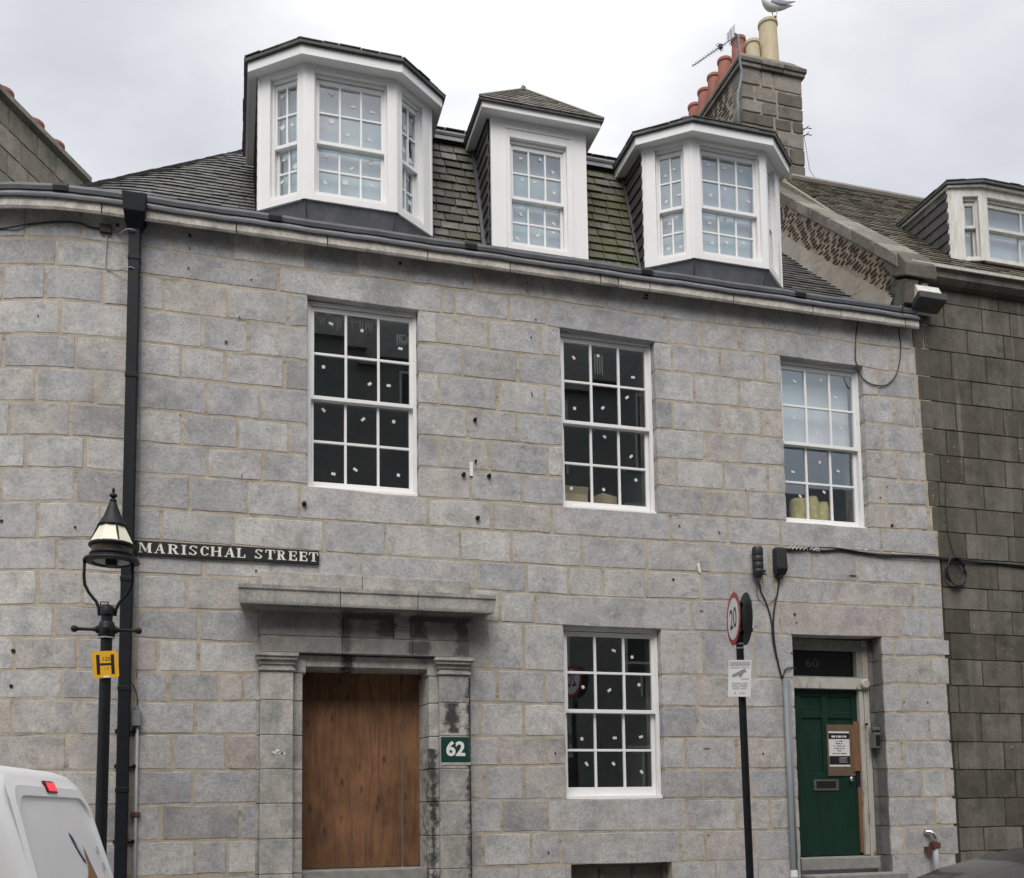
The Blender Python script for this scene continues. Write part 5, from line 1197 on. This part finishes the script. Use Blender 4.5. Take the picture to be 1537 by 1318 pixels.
# iron plugs, drill holes and bolts left in the wall
for x, z, r in ((2.621, 6.051, .022), (2.483, 5.409, .024), (2.775, 5.417, .024), (2.638, 4.925, .024), (2.623, 5.573, .013), (.741, 4.948, .026)):
    mb = MB(); mb.lathe((x, 0, z), [(r, .0), (r, -.02), (r*.85, -.045), (r*.5, -.05)], 12, ax='y'); add('iron_plug', mb, BLACK, front)
HOLES = [(-.072, 6.638, .017), (.06, 6.93, .01), (-.45, 7.62, .011), (-.46, 7.40, .011), (.18, 7.36, .011), (.25, 7.42, .007), (1.784, 7.773, .02), (1.72, 6.9, .01), (3.30, 7.1, .011), (3.36, 7.32, .01), (2.7, 6.2, .008), (3.1, 6.0, .007), (4.98, 7.55, .01), (-1.9, 6.72, .01), (-2.05, 3.3, .022), (-2.06, 2.95, .02), (.25, 4.2, .012), (-.52, 5.8, .008), (6.0, 5.5, .01), (6.08, 5.53, .008), (5.0, 4.35, .016), (5.1, 5.0, .012), (6.6, 4.0, .016), (8.0, 5.7, .01), (7.9, 5.55, .012), (8.05, 5.2, .022), (8.1, 2.95, .012), (8.45, 2.95, .012), (3.5, 2.30, .012), (3.4, 1.2, .012), (6.1, 2.3, .012), (5.35, 1.35, .01), (-1.5, 4.55, .014), (-2.2, 4.6, .018)]
mb = MB()
for x, z, r in HOLES: p = P(x, z, -.012); mb.lathe(p, [(r, .0), (r*.9, -.0015)], 8, ax='y')
add('drill_holes', mb, SIGNB, front, kind='stuff')
# dark chipped patches and pale paint dabs on the stones
mb = MB()
for (x, z, w_, h, a) in ((3.30, 6.42, .02, .06, .5), (4.76, 7.80, .07, .035, .1), (4.74, 7.76, .09, .025, .2), (5.62, 4.95, .03, .05, 1), (5.37, 2.36, .10, .012, .05), (7.45, 4.52, .13, .02, -.1), (6.54, 3.52, .05, .018, .2), (5.35, 3.99, .05, .016, 0), (.1, 5.2, .01, .06, .1), (6.62, 3.9, .035, .02, .4), (.30, 2.05, .05, .02, .3), (-.45, 7.76, .04, .05, .2), (-1.16, 7.76, .04, .05, .2)):
    n = 9; mb.poly([P(x+math.cos(2*PI*k/n+a)*w_*random.uniform(.35, .6)*1, z+math.sin(2*PI*k/n)*h*random.uniform(.35, .6), -.0135) for k in range(n)])
add('chipped_scars', mb, simple('dark_scar', (.055, .052, .05), .9, var=.3), front, kind='stuff')
mb = MB(); mb.box(2.553, 2.592, -.016, -.008, 5.40, 5.56); mb.prism([(5.33, -.016, 4.45), (5.36, -.016, 4.45), (5.345, -.016, 4.56), (5.31, -.016, 4.56)], (0, .004, 0)); add('paint_dabs', mb, SIGNW, front, kind='stuff')
mb = MB()
for k in range(7):
    x, z = .47+random.uniform(-.05, .07), 2.30+random.uniform(-.03, .03); n = 7; w_ = random.uniform(.01, .03); mb.poly([(x+math.cos(2*PI*j/n)*w_*random.uniform(.6, 1.1), -.1225, z+math.sin(2*PI*j/n)*w_*.5*random.uniform(.6, 1.1)) for j in range(n)])
add('poster_scrap', mb, SIGNW, surround, kind='stuff')

# ------------------------------------------------------------------ aerial
ae = thing('tv_aerial', 'metal television aerial clamped to the chimney stack', 'aerial', (8.15, 3.5, 13.2))
mb = MB(); mb.tube([(8.10, 3.48, 12.7), (8.10, 3.48, 13.5), (8.12, 3.5, 13.62), (8.20, 3.5, 13.95), (8.21, 3.5, 14.05), (8.17, 3.48, 14.15), (8.15, 3.48, 14.66), (8.1, 3.5, 14.70)], .022, 8); add('mast', mb, GALV, ae, smooth='all')
a0, a1 = Vector((8.24, 3.75, 14.87)), Vector((7.42, 3.75, 14.17)); ax = (a1-a0).normalized(); pr = Vector((ax.z, 0, -ax.x)).normalized(); sd_ = Vector((0, 1, 0))
mb = MB(); mb.tube([a0, a1], .010, 6); add('boom', mb, GALV, ae)
for k in range(12):
    c_ = a0+ax*(.30+.066*k); ll = .075-.002*k; mb = MB(); dv = (pr*.75+sd_*.66); mb.tube([c_-dv*ll, c_+dv*ll], .004, 4); add('element', mb, GALV, ae)
mb = MB(); c_ = a0+ax*.36; mb.tube([c_+pr*.07, c_+pr*.07+ax*.05, c_-pr*.07+ax*.05, c_-pr*.07], .006, 5, closed=True); mb.box(c_.x-.03, c_.x+.03, c_.y-.03, c_.y+.03, c_.z-.03, c_.z+.03); add('dipole_box', mb, PLAST, ae)
for s_ in (-1, 1):
    mb = MB(); b0 = a0+ax*.08
    for k in range(6): q = b0+pr*s_*(.03+.022*k)-ax*.02*k; mb.tube([q-sd_*.09-ax*.05, q+sd_*.09+ax*.03], .004, 4)
    mb.tube([b0, b0+pr*s_*.15-ax*.11], .006, 4); mb.tube([b0+sd_*.08, b0+sd_*.08+pr*s_*.15-ax*.11], .005, 4); add('reflector', mb, GALV, ae)
# ------------------------------------------------------------------ herring gull on the tall pot
gl_ = thing('gull', 'white and grey gull standing on the tallest buff chimney pot', 'gull', (9.06, 3.9, 15.45))
gb = MB(); gx, gy, gz0 = 9.10, 3.82, 15.45
prof_ = [(-.33, .175, .012, .010), (-.27, .14, .035, .022), (-.18, .10, .06, .045), (-.06, .075, .082, .068), (.04, .05, .095, .078), (.12, .045, .092, .078), (.18, .075, .078, .068), (.215, .12, .055, .052), (.228, .165, .042, .042), (.238, .205, .043, .042), (.25, .235, .036, .034), (.262, .25, .012, .012)]
rings = []
for s, z, rz, ry in prof_:
    rings.append([(gx-s+rz*.55*math.sin(2*PI*k/14)*(.9 if s > .2 else .15), gy+ry*math.cos(2*PI*k/14), gz0+.165+z+rz*math.sin(2*PI*k/14)) for k in range(14)])
gb.loft(rings); add('body', gb, GULLW, gl_, smooth='all', subsurf=1)
for s_ in (-1, 1):
    mb = MB(); rr = []
    for s, z, h in ((.13, .085, .03), (.06, .10, .055), (-.05, .105, .06), (-.17, .12, .045), (-.28, .165, .022), (-.40, .215, .006)):
        yy = gy+s_*(.078-.1*max(0, -s-.05)); rr.append([(gx-s, yy+s_*.012*math.cos(2*PI*k/8), gz0+.165+z+h*math.sin(2*PI*k/8)) for k in range(8)])
    mb.loft(rr); add('wing', mb, GULLG, gl_, smooth='all', subsurf=1)
    mb = MB(); lx = gx-.035+.045*(s_ < 0); mb.tube([(lx-.01, gy+s_*.03, gz0+.20), (lx, gy+s_*.03, gz0+.09), (lx-.01, gy+s_*.03, gz0+.012)], [.012, .007, .006], 6); mb.prism([(lx-.06, gy+s_*.03-.03, gz0+.006), (lx-.06, gy+s_*.03+.03, gz0+.006), (lx+.01, gy+s_*.03, gz0+.006)], (0, 0, .008)); add('leg', mb, LEGP, gl_)
    mb = MB(); mb.lathe((gx-.252, gy+s_*.033, gz0+.165+.215), [(.006, -.003), (.006, .003)], 8, ax='y'); add('eye', mb, SIGNB, gl_)
mb = MB(); mb.tube([(gx-.262, gy, gz0+.365), (gx-.30, gy, gz0+.335), (gx-.325, gy, gz0+.295)], [.016, .011, .004], 8); add('beak', mb, BEAK, gl_, smooth='all')

# ------------------------------------------------------------------ street lamp
lx, ly = -1.003, -1.6
lamp = thing('street_lamp', 'black Victorian style street lamp with cream lantern and ladder bar', 'street lamp', (lx, ly, gz(lx, ly)))
def LP_(z): return lx+(.028-(4.47-z)*.008+.0), ly
def lz(prof, n=20, x=None): 
    mb = MB(); c_ = LP_(prof[0][1]); mb.lathe((c_[0], c_[1], 0), prof, n); return mb
add('finial', lz([(.006, 4.474), (.014, 4.45), (.008, 4.43), (.03, 4.415), (.034, 4.40), (.012, 4.385), (.022, 4.375), (.03, 4.36), (.024, 4.34)][::-1]), BLACK, lamp, smooth=True)
add('lantern_cap', lz([(.115, 4.13), (.122, 4.14), (.105, 4.165), (.075, 4.22), (.052, 4.28), (.035, 4.33), (.03, 4.345)]), BLACK, lamp, smooth=True)
c_ = LP_(4.1)
mb = MB(); mb.lathe((c_[0], c_[1], 0), [(.186, 3.975), (.108, 4.13)], 8, caps=False); add('glass_hood', mb, CREAM, lamp)
for k in range(8):
    a = 2*PI*(k+.5)/8; a2 = a
    if k % 2: continue
    mb = MB(); mb.tube([(c_[0]+.178*math.cos(a2), c_[1]+.178*math.sin(a2), 3.975), (c_[0]+.112*math.cos(a2), c_[1]+.112*math.sin(a2), 4.135)], .009, 5); add('glazing_bar', mb, BLACK, lamp)
add('lantern_ring', lz([(.165, 3.945), (.185, 3.95), (.19, 3.965), (.18, 3.98), (.165, 3.982)], 28), BLACK, lamp, smooth=True)
add('diffuser_band', lz([(.155, 3.885), (.165, 3.945)], 24), simple('brown_diffuser', (.09, .07, .05), .35, var=.3, vscale=20), lamp)
add('lower_ring', lz([(.15, 3.865), (.175, 3.87), (.18, 3.885), (.17, 3.90), (.155, 3.90)], 28), BLACK, lamp, smooth=True)
mb = MB(); c_ = LP_(3.85); mb.lathe((c_[0], c_[1], 0), [(.150, 3.87), (.19, 3.862), (.225, 3.835), (.228, 3.825), (.20, 3.818), (.155, 3.815), (.150, 3.83)], 32, caps=False); add('brim', mb, BLACK, lamp, smooth=True)
mb = MB(); mb.lathe((c_[0], c_[1], 0), [(.17, 3.846), (.222, 3.842)], 32, caps=False); add('worn_rim', mb, GREYP, lamp)
mb = MB(); mb.lathe((c_[0], c_[1], 0), [(.148, 3.828), (.05, 3.85), (.04, 3.85), (.04, 3.80), (.0, 3.80)], 20, caps=False); add('reflector_bowl', mb, GREYP, lamp)
mb = MB(); mb.box(c_[0]-.045, c_[0]+.045, ly-.04, ly+.04, 3.79, 3.845); add('lamp_holder', mb, BLACK, lamp)
for s_ in (-1, 1):
    mb = MB(); mb.tube([(lx+s_*.19, ly, 3.83), (lx+s_*.193, ly, 3.70), (lx+s_*.185, ly, 3.62), (lx+s_*.15, ly, 3.55), (lx+s_*.09, ly, 3.475), (lx+s_*.068-.002, ly, 3.42), (lx+s_*.062-.003, ly, 3.36)], .013, 8); add('lantern_bracket', mb, BLACK, lamp, smooth='all')
mb = MB(); x_ = lx-.005; mb.lathe((x_, ly, 0), [(.046, 3.05), (.046, 3.36), (.056, 3.365), (.058, 3.43), (.05, 3.44), (.03, 3.45)], 16); mb.tube([(x_-.05, ly-.01, 3.43), (x_-.05, ly-.01, 3.475), (x_+.01, ly-.01, 3.475), (x_+.015, ly-.01, 3.44)], .006, 5); add('neck', mb, BLACK, lamp, smooth=True)
for s_ in (-1, 1):
    mb = MB(); mb.lathe((x_, ly, 3.24), [(.045, 0), (.045, s_*.055), (.03, s_*.065), (.034, s_*.08), (.02, s_*.09), (.014, s_*.12), (.014, s_*.22), (.022, s_*.235), (.03, s_*.25), (.026, s_*.27), (.01, s_*.28)], 12, ax='x'); add('ladder_bar', mb, BLACK, lamp, smooth=True)
mb = MB(); mb.lathe((x_, ly, 0), [(.058, 3.17), (.07, 3.19), (.066, 3.22), (.07, 3.26), (.06, 3.30), (.052, 3.31)], 16); mb.lathe((x_, ly-.06, 3.24), [(.03, 0), (.034, -.015), (.012, -.03)], 12, ax='y'); add('cross_boss', mb, BLACK, lamp, smooth=True)
mb = MB(); mb.lathe((x_, ly, 0), [(.066, 3.165), (.066, 3.175)], 16); add('pale_washer', mb, GREYP, lamp)
mb = MB(); mb.tube([(lx-.028, ly, gz(lx, ly)), (lx-.02, ly, 1.3), (lx-.006, ly, 3.17)], [.052, .049, .046], 16); add('column', mb, BLACK, lamp, smooth=True)
mb = MB(); mb.lathe((lx, ly, gz(lx, ly)), [(.12, 0), (.12, .5), (.09, .56), (.075, .7), (.07, .72)], 16); add('column_base', mb, BLACK, lamp, smooth=True)
hs = thing('hydrant_sign', 'yellow hydrant sign with a big black H strapped to the lamp column', 'hydrant sign', (lx, ly-.07, 2.93))
TH = frame((-1.005, ly-.062, 2.935), (1, -.02, 0), (.02, 1, 0)) @ Matrix.Rotation(R(-4), 4, 'Y')
mb = MB(TH); rr_ = .016; pts = []
for cx, cz_, a0_ in ((.102, .113, 0), (-.102, .113, 90), (-.102, -.113, 180), (.102, -.113, 270)):
    for k in range(4): a = R(a0_+30*k); pts.append((cx-math.copysign(rr_, cx)+rr_*math.cos(a), 0, cz_-math.copysign(rr_, cz_)+rr_*math.sin(a)))
mb.prism(pts, (0, .004, 0)); add('plate', mb, YEL, hs)
mb = MB(TH); mb.box(-.070, -.044, -.002, -.0002, -.083, .083); mb.box(.044, .070, -.002, -.0002, -.083, .083); mb.box(-.044, .044, -.002, -.0002, -.007, .011); add('letter_h', mb, SIGNB, hs)
text('main_size', '125', .042, TH @ Matrix.Translation((.008, -.0012, .045)), SIGNB, hs, .0004, sx=1.15)
text('distance', '1.5', .032, TH @ Matrix.Translation((.006, -.0012, -.035)), simple('faint_numerals', (.45, .22, .02), .5), hs, .0004, sx=1.1)
mb = MB(TH); mb.box(-.02, .025, -.0025, -.0003, -.112, -.095); add('pale_clip', mb, SIGNW, hs)

# ------------------------------------------------------------------ 20 sign
px_, py_ = 4.64, -2.2
post = thing('speed_limit_sign', 'black post with a round red bordered 20 speed limit disc seen almost edge on', 'road sign', (px_, py_, gz(px_, py_)))
mb = MB(); mb.tube([(px_+.012, py_, gz(px_, py_)-.05), (px_-.022, py_, 3.60)], .035, 16); add('post', mb, BLACK, post, smooth=True)
for z in (3.19, 3.15):
    mb = MB(); mb.lathe((px_-.018, py_, 0), [(.0385, z), (.040, z+.004), (.040, z+.012), (.0385, z+.016)], 16); add('strap', mb, GREYP, post)
nz_a = Vector((-math.cos(R(14)), math.sin(R(14)), 0)).normalized()     # the way the near disc faces
for s_, mt in ((1, SIGNW), (-1, SIGNG)):
    u = Vector((-nz_a.y, nz_a.x, 0)); 
    if u.dot(rt) < 0: u = -u
    c_ = Vector((px_-.014, py_, 3.44))+nz_a*s_*.056
    TD = frame(c_, u, -nz_a)
    mb = MB(TD); mb.lathe((0, 0, 0), [(.250, 0), (.250, .004)], 40, ax='y'); add('sign_disc' if s_ > 0 else 'rear_disc', mb, SIGNG, post)
    if s_ > 0:
        mb = MB(TD); mb.lathe((0, 0, 0), [(.248, -.0012), (.248, -.0002)], 40, ax='y'); add('red_border', mb, SIGNR, post)
        mb = MB(TD); mb.lathe((0, 0, 0), [(.198, -.0026), (.198, -.0014)], 40, ax='y'); add('white_face', mb, SIGNW, post)
        text('numerals', '20', .27, TD @ Matrix.Translation((0, -.0034, -.005)), SIGNB, post, .0005, bold=.002, sx=.95)
    for z in (-.13, .13):
        mb = MB(TD); mb.box(-.15, .15, .004, .03, z-.015, z+.015); add('sign_rail', mb, SIGNG, post)
        mb = MB(); mb.lathe((px_-.02, py_, 0), [(.036, 3.44+z-.016), (.045, 3.44+z-.012), (.045, 3.44+z+.012), (.036, 3.44+z+.016)], 16); add('clamp', mb, BLACK, post)
cn = thing('camera_notice', 'small white camera warning notice tied to the sign post', 'notice', (px_-.05, py_-.06, 2.86))
TC = frame((px_-.062, py_-.055, 2.865), (.80, -.60, 0), (.60, .80, 0)) @ Matrix.Rotation(R(3), 4, 'Y')
mb = MB(TC); mb.box(-.105, .105, 0, .003, -.172, .172); add('plate', mb, SIGNW, cn)
mb = MB(TC); mb.box(-.096, .096, -.001, -.0002, .115, .160); add('heading_band', mb, simple('pale_grey_band', (.50, .51, .54), .5), cn)
for z, ws in ((.145, (.05, .03, .06)), (.128, (.03, .07, .04)), (.100, (.09, .07)), (-.005, (.07,)), (-.045, (.09, .05)), (-.062, (.05, .08)), (-.079, (.07, .06)), (-.096, (.06, .05))):
    tot = sum(ws)+.012*(len(ws)-1); x = -tot/2+(.05 if z == -.005 else 0); mb = MB(TC)
    for q in ws: mb.box(x, x+q, -.0018, -.0011, z-.0035, z+.0035); x += q+.012
    add('print_line', mb, INKG, cn)
mb = MB(TC); mb.prism([(-.078, -.001, .030), (.048, -.001, .092), (.062, -.001, .060), (-.058, -.001, .008)], (0, .0008, 0)); mb.prism([(-.01, -.0021, .028), (.032, -.0021, .048), (.022, -.0021, .02), (-.002, -.0021, .008)], (0, .001, 0)); add('camera_symbol', mb, simple('symbol_grey', (.28, .29, .31), .5), cn)
mb = MB(TC); mb.box(-.05, -.03, -.0018, -.0011, -.145, -.13); mb.box(0, .05, -.0018, -.0011, -.141, -.135); add('small_marks', mb, simple('mark_teal', (.35, .5, .48), .5), cn)

# ------------------------------------------------------------------ things on the window sills
def carton(x, y, z, a, b_, h, rz, label, flap=True):
    t = thing('cardboard_box', label, 'box', (x, y, z)); T = Matrix.Translation((x, y, z)) @ Matrix.Rotation(R(rz), 4, 'Z')
    mb = MB(T)
    for q in ((-a/2, a/2, -b_/2, -b_/2+.006), (-a/2, a/2, b_/2-.006, b_/2), (-a/2, -a/2+.006, -b_/2+.006, b_/2-.006), (a/2-.006, a/2, -b_/2+.006, b_/2-.006)): mb.box(*q, 0, h)
    mb.box(-a/2+.006, a/2-.006, -b_/2+.006, b_/2-.006, 0, .006); add('carton', mb, CARD, t)
    if flap:
        mb = MB(T); mb.prism([(-a/2, -b_/2, h), (a/2, -b_/2, h), (a/2, -b_/2-.04, h+.08), (-a/2, -b_/2-.04, h+.08)], (0, .004, 0)); add('flap', mb, CARD, t)
    return t
carton(3.90, .35, 5.14, .30, .2, .24, 0, 'open cardboard box at the left of the middle first floor window')
carton(4.30, .37, 5.14, .24, .2, .27, 25, 'taller tilted cardboard box in the middle first floor window', False)
mb = MB(); mb.lathe((4.62, .34, 5.22), [(.03, .0), (.075, -.01), (.085, -.05), (.075, -.09), (.03, -.10)], 18, ax='y'); tp = add('tape_roll', mb, simple('roll_grey', (.42, .44, .42), .5), label='grey roll lying at the right of the middle first floor window', cat='roll', smooth=True, org=(4.62, .4, 5.14))
mb = MB(); mb.box(3.64, 4.86, .23, .62, 5.10, 5.14); mb.box(6.53, 7.74, .23, .62, 5.10, 5.14); mb.box(.76, 2.0, .23, .62, 5.10, 5.14); add('inner_sills', mb, ROOM, house)
for x, r, h, lab in ((6.93, .11, .42, 'yellow insulation roll at the left of the window over the green door'), (7.12, .10, .46, 'middle yellow insulation roll in the window over the green door'), (7.28, .09, .40, 'rightmost yellow insulation roll in the window over the green door')):
    mb = MB(); mb.lathe((x, .345, 5.14), [(r*.9, 0), (r, .05), (r*1.03, h*.5), (r, h-.06), (r*.85, h)], 14); add('insulation_roll', mb, INSUL, label=lab, cat='roll', smooth=True, org=(x, .345, 5.14), group='insulation rolls in the right window')

# ------------------------------------------------------------------ white van
van = thing('white_van', 'white van at the left edge with its red high brake light on', 'van', (-3.2, -3.1, gz(-3.2, -3.1)-.14))
YC = -3.10; vg = gz(-3.2, -3.1)-.14
lev = [(vg+.28, -.78, -5.55, .86, .10), (vg+.7, -.72, -5.6, .93, .14), (1.10, -.80, -5.4, .93, .15), (1.25, -.855, -5.0, .92, .15), (1.55, -.96, -4.6, .895, .15), (1.80, -1.055, -4.3, .865, .16), (1.90, -1.10, -4.2, .845, .17), (1.955, -1.15, -4.15, .81, .18), (1.99, -1.23, -4.1, .74, .20), (2.008, -1.36, -4.0, .62, .22), (2.015, -1.6, -3.9, .4, .2)]
rings = []
for z, xr, xf, hw, rc in lev:
    ring = []
    for cx, cy, a0_ in ((xr-rc, hw-rc, 0), (xf+rc, hw-rc, 90), (xf+rc, -hw+rc, 180), (xr-rc, -hw+rc, 270)):
        for k in range(7): a = R(a0_+15*k); ring.append((cx+rc*math.cos(a), YC+cy+rc*math.sin(a), z))
    rings.append(ring)
mb = MB(); mb.loft(rings); vbody = add('van_body', mb, VANW, van, smooth='all')
def xr(z):
    for a, c_ in zip(lev, lev[1:]):
        if a[0] <= z <= c_[0]: return a[1]+(c_[1]-a[1])*(z-a[0])/(c_[0]-a[0])
    return lev[0][1]
def vstrip(name, pts, off, thick, mat, n=6, host=van, bev=.0):
    """panel on the sloping rear face: (y, z) outline pushed along x"""
    mb = MB(); mb.prism([(xr(z)+off, YC+y, z) for y, z in pts], (thick, 0, 0)); return add(name, mb, mat, host, bevel=bev)
# tailgate framed by a raised arch
def arch(yc, w0, w1, zb_, zt_, r, n=8):
    o = [(-w0, zb_)]
    o += [(-w1-0*r+r-r*math.cos(R(90*k/n)), zt_-r+r*math.sin(R(90*k/n))) for k in range(n+1)]
    o += [(w1-r+r*math.sin(R(90*k/n)), zt_-r+r*math.cos(R(90*k/n))) for k in range(n+1)]
    o += [(w0, zb_)]
    return o
outer_, inner_ = arch(0, .86, .79, .95, 1.925, .16), arch(0, .80, .73, .95, 1.80, .18)
mb = MB()
def ringstrip(mb, A, B_, oa, ob):
    I = [mb.pt((xr(z)+oa, YC+y, z)) for y, z in A]; J = [mb.pt((xr(z)+ob, YC+y, z)) for y, z in B_]
    for k in range(len(I)-1): mb.face((I[k], I[k+1], J[k+1], J[k]))
mid_ = [((a[0]+b_[0])/2, (a[1]+b_[1])/2) for a, b_ in zip(outer_, inner_)]
ringstrip(mb, outer_, mid_, .002, .022); ringstrip(mb, mid_, inner_, .022, .020); ringstrip(mb, inner_, [(y*.985, z-.01) for y, z in inner_], .020, -.001)
add('tailgate_surround', mb, VANW, van, smooth=True)
dpan = arch(0, .70, .635, .80, 1.765, .15); mb = MB(); mb.poly([(xr(z)+.012, YC+y, z) for y, z in dpan])
d2 = MB(); n = len(dpan); o0 = [d2.pt((xr(z)+.012, YC+y, z)) for y, z in dpan]; o1 = [d2.pt((xr(z)-.01, YC+y*1.01, z+.004)) for y, z in dpan]
for k in range(n-1): d2.face((o0[k], o0[k+1], o1[k+1], o1[k]))
# door skin as horizontal strips so that it follows the curved rear
m3 = MB(); zs_ = [.80+.06*k for k in range(17)]
def halfw(z):
    w_ = .76+(.695-.76)*(z-.8)/.965
    if z > 1.585: w_ = w_-.18+math.sqrt(max(0, .18**2-(z-1.585)**2))
    return w_
prev = None
for z in zs_:
    z = min(z, 1.762); h = halfw(z); row = [m3.pt((xr(z)+.010-.02*abs(y)**4, YC+h*y, z)) for y in (-1, -.6, -.2, .2, .6, 1)]
    if prev:
        for k in range(5): m3.face((prev[k], prev[k+1], row[k+1], row[k]))
    prev = row
add('tailgate', m3, VANW, van, smooth='all')
vstrip('brake_light_housing', [(-.10, 1.825), (.10, 1.825), (.10, 1.905), (-.10, 1.905)], .018, .014, simple('lamp_surround', (.06, .01, .015), .3), bev=.004)
vstrip('brake_light', [(-.085, 1.836), (.085, 1.836), (.085, 1.895), (-.085, 1.895)], .033, .006, RLIGHT, bev=.002)
vstrip('leaf_outline', [(.05, 1.56), (.07, 1.51), (.12, 1.43), (.18, 1.36), (.215, 1.34), (.20, 1.40), (.14, 1.48), (.085, 1.54)], .0135, .002, NAVYI)
vstrip('leaf_inside', [(.092, 1.505), (.13, 1.445), (.175, 1.385), (.19, 1.372), (.18, 1.405), (.135, 1.465)], .0165, .001, VANW)
vstrip('flame_mark', [(.27, 1.46), (.30, 1.38), (.36, 1.22), (.40, 1.12), (.30, 1.12), (.15, 1.22), (.11, 1.235), (.19, 1.28), (.25, 1.35)], .0135, .002, TANI)
for y, z in ((.60, 1.42), (.615, 1.30)):
    vstrip('hinge_mark', [(y-.02, z-.03), (y, z-.03), (y+.01, z+.03), (y-.01, z+.03)], .012, .004, GREYP)
for x in (-1.6, -4.4):
    for s_ in (-1, 1):
        mb = MB(); mb.lathe((x, YC+s_*.84, vg+.32), [(.20, -.09), (.32, -.09), (.33, -.07), (.33, .07), (.32, .09), (.20, .09)], 24, ax='y'); wh = add('wheel', mb, RUBBER, van, smooth=True)
        mb = MB(); mb.lathe((x, YC+s_*.86, vg+.32), [(.2, -.07), (.2, .07)], 20, ax='y'); add('hub_cap', mb, GREYP, wh)
mb = MB(); mb.box(-.95, -.66, YC-.85, YC+.85, vg+.28, vg+.50); add('rear_bumper', mb, VANG, van, bevel=.03)

van.rotation_euler = (0, 0, R(-8)); van.location = (-3.272, -2.974, van.location.z)

# ------------------------------------------------------------------ dark car
car = thing('dark_car', 'glossy dark grey car whose roof shows at the bottom right corner', 'car', (3.6, -7.0, gz(3.6, -7)-.14))
cg = gz(3.6, -7)-.10; CY = -7.05; X0 = 1.34
st = [(0, .45, .60, .50, .60), (.12, .30, .72, .70, .78), (.5, .22, .84, .80, .84), (1.15, .2, .93, .84, .87), (1.9, .2, .97, .86, .88), (3.2, .2, .98, .86, .88), (3.9, .22, .96, .82, .86), (4.25, .3, .88, .75, .80), (4.35, .45, .75, .62, .70)]
mb = MB(); rings = []
for x, zl, zh, wt, wb in st:
    q = [(-wb*.9, zl), (-wb, zl+.15), (-wb, (zl+zh)/2+.08), (-wt*.97, zh-.05), (-wt*.85, zh), (0, zh+.03), (wt*.85, zh), (wt*.97, zh-.05), (wb, (zl+zh)/2+.08), (wb, zl+.15), (wb*.9, zl)]
    rings.append([(X0+x, CY+y, cg+z) for y, z in q])
mb.loft(rings); cb = add('car_body', mb, CARP, car, smooth='all', subsurf=1)
gr = [(.95, .93, .70, .0), (1.25, 1.12, .66, .3), (1.55, 1.27, .63, .55), (1.85, 1.37, .60, .7), (2.25, 1.45, .585, .75), (2.7, 1.48, .58, .75), (3.2, 1.42, .575, .7), (3.6, 1.32, .58, .6), (4.0, 1.12, .62, .3), (4.2, .97, .64, .0)]
mb = MB(); mb.cur = 0; I = []
for x, zh, wt, cr_ in gr:
    wb_ = .74; q = [(-wb_, .93), (-wt-.05, (zh+.93)/2), (-wt, zh-.05), (-wt*.8, zh-.012), (0, zh+.02), (wt*.8, zh-.012), (wt, zh-.05), (wt+.05, (zh+.93)/2), (wb_, .93)]
    I.append([mb.pt((X0+x, CY+y, cg+z)) for y, z in q])
for k, (A, B_) in enumerate(zip(I, I[1:])):
    for j in range(8):
        roof_ = (2 <= j <= 5 and 2 <= k <= 6) or j in (1, 6) and k in (3, 4, 5) and False or (j in (2, 5)); mb.cur = 0 if roof_ else 1; mb.face((A[j], A[j+1], B_[j+1], B_[j]))
add('greenhouse', mb, [CARP, CGLASS], car, smooth='all')
for x in (.85, 3.5):
    for s_ in (-1, 1):
        mb = MB(); mb.lathe((X0+x, CY+s_*.80, cg+.31), [(.19, -.09), (.30, -.09), (.31, -.07), (.31, .07), (.30, .09), (.19, .09)], 24, ax='y'); wh = add('wheel', mb, RUBBER, car, smooth=True)
        mb = MB(); mb.lathe((X0+x, CY+s_*.82, cg+.31), [(.19, -.06), (.19, .06)], 20, ax='y'); add('rim', mb, GALV, wh)
for s_ in (-1, 1):
    mb = MB(); mb.box(X0+.02, X0+.2, CY+s_*.55-.12, CY+s_*.55+.12, cg+.55, cg+.68); add('headlight', mb, GREYP, car, bevel=.02)

# ------------------------------------------------------------------ terrace across the street (seen in the window glass)
for (x0, x1, h, lab) in ((-14, 3, 15.4, 'tall granite terrace across the street, seen only as reflections'), (3, 13.2, 15.0, 'second terrace house across the street, seen only as reflections'), (13.2, 30, 11.2, 'lower house across the street whose roof is mirrored in the right window')):
    t = thing('opposite_terrace', lab, 'building', ((x0+x1)/2, -13, 0), 'buildings across the street')
    mb = MB(); mb.box(x0, x1, -20, -13.0, -1.2, h-2.2 if x0 < 13 else h-1.6); ow = add('front_wall', mb, OPPO, t)
    mb = MB(); hh = h-2.2 if x0 < 13 else h-1.6; mb.prism([(x0, -12.8, hh), (x0, -14.6, h), (x0, -19, h), (x0, -20.2, hh)], (x1-x0, 0, 0)); rf = add('roof', mb, SLD, t)
    x = x0+1.3
    while x < x1-1.5:
        for z in (1.2, 4.6, 7.8, 10.6):
            if z+1.9 < hh:
                mb = MB(); mb.box(x, x+1.1, -13.0, -12.985, z, z+1.9); f_ = add('window', mb, SIGNB, t)
                mb = MB(); mb.box(x-.06, x, -13.0, -12.97, z, z+1.9); mb.box(x+1.1, x+1.16, -13.0, -12.97, z, z+1.9); mb.box(x-.06, x+1.16, -13.0, -12.97, z+1.9, z+1.96); mb.box(x, x+1.1, -13.0, -12.97, z+.92, z+.98); add('window_frame', mb, WHITEO, f_)
        x += 2.9
print('stones', NST, 'objects', len(bpy.data.objects))
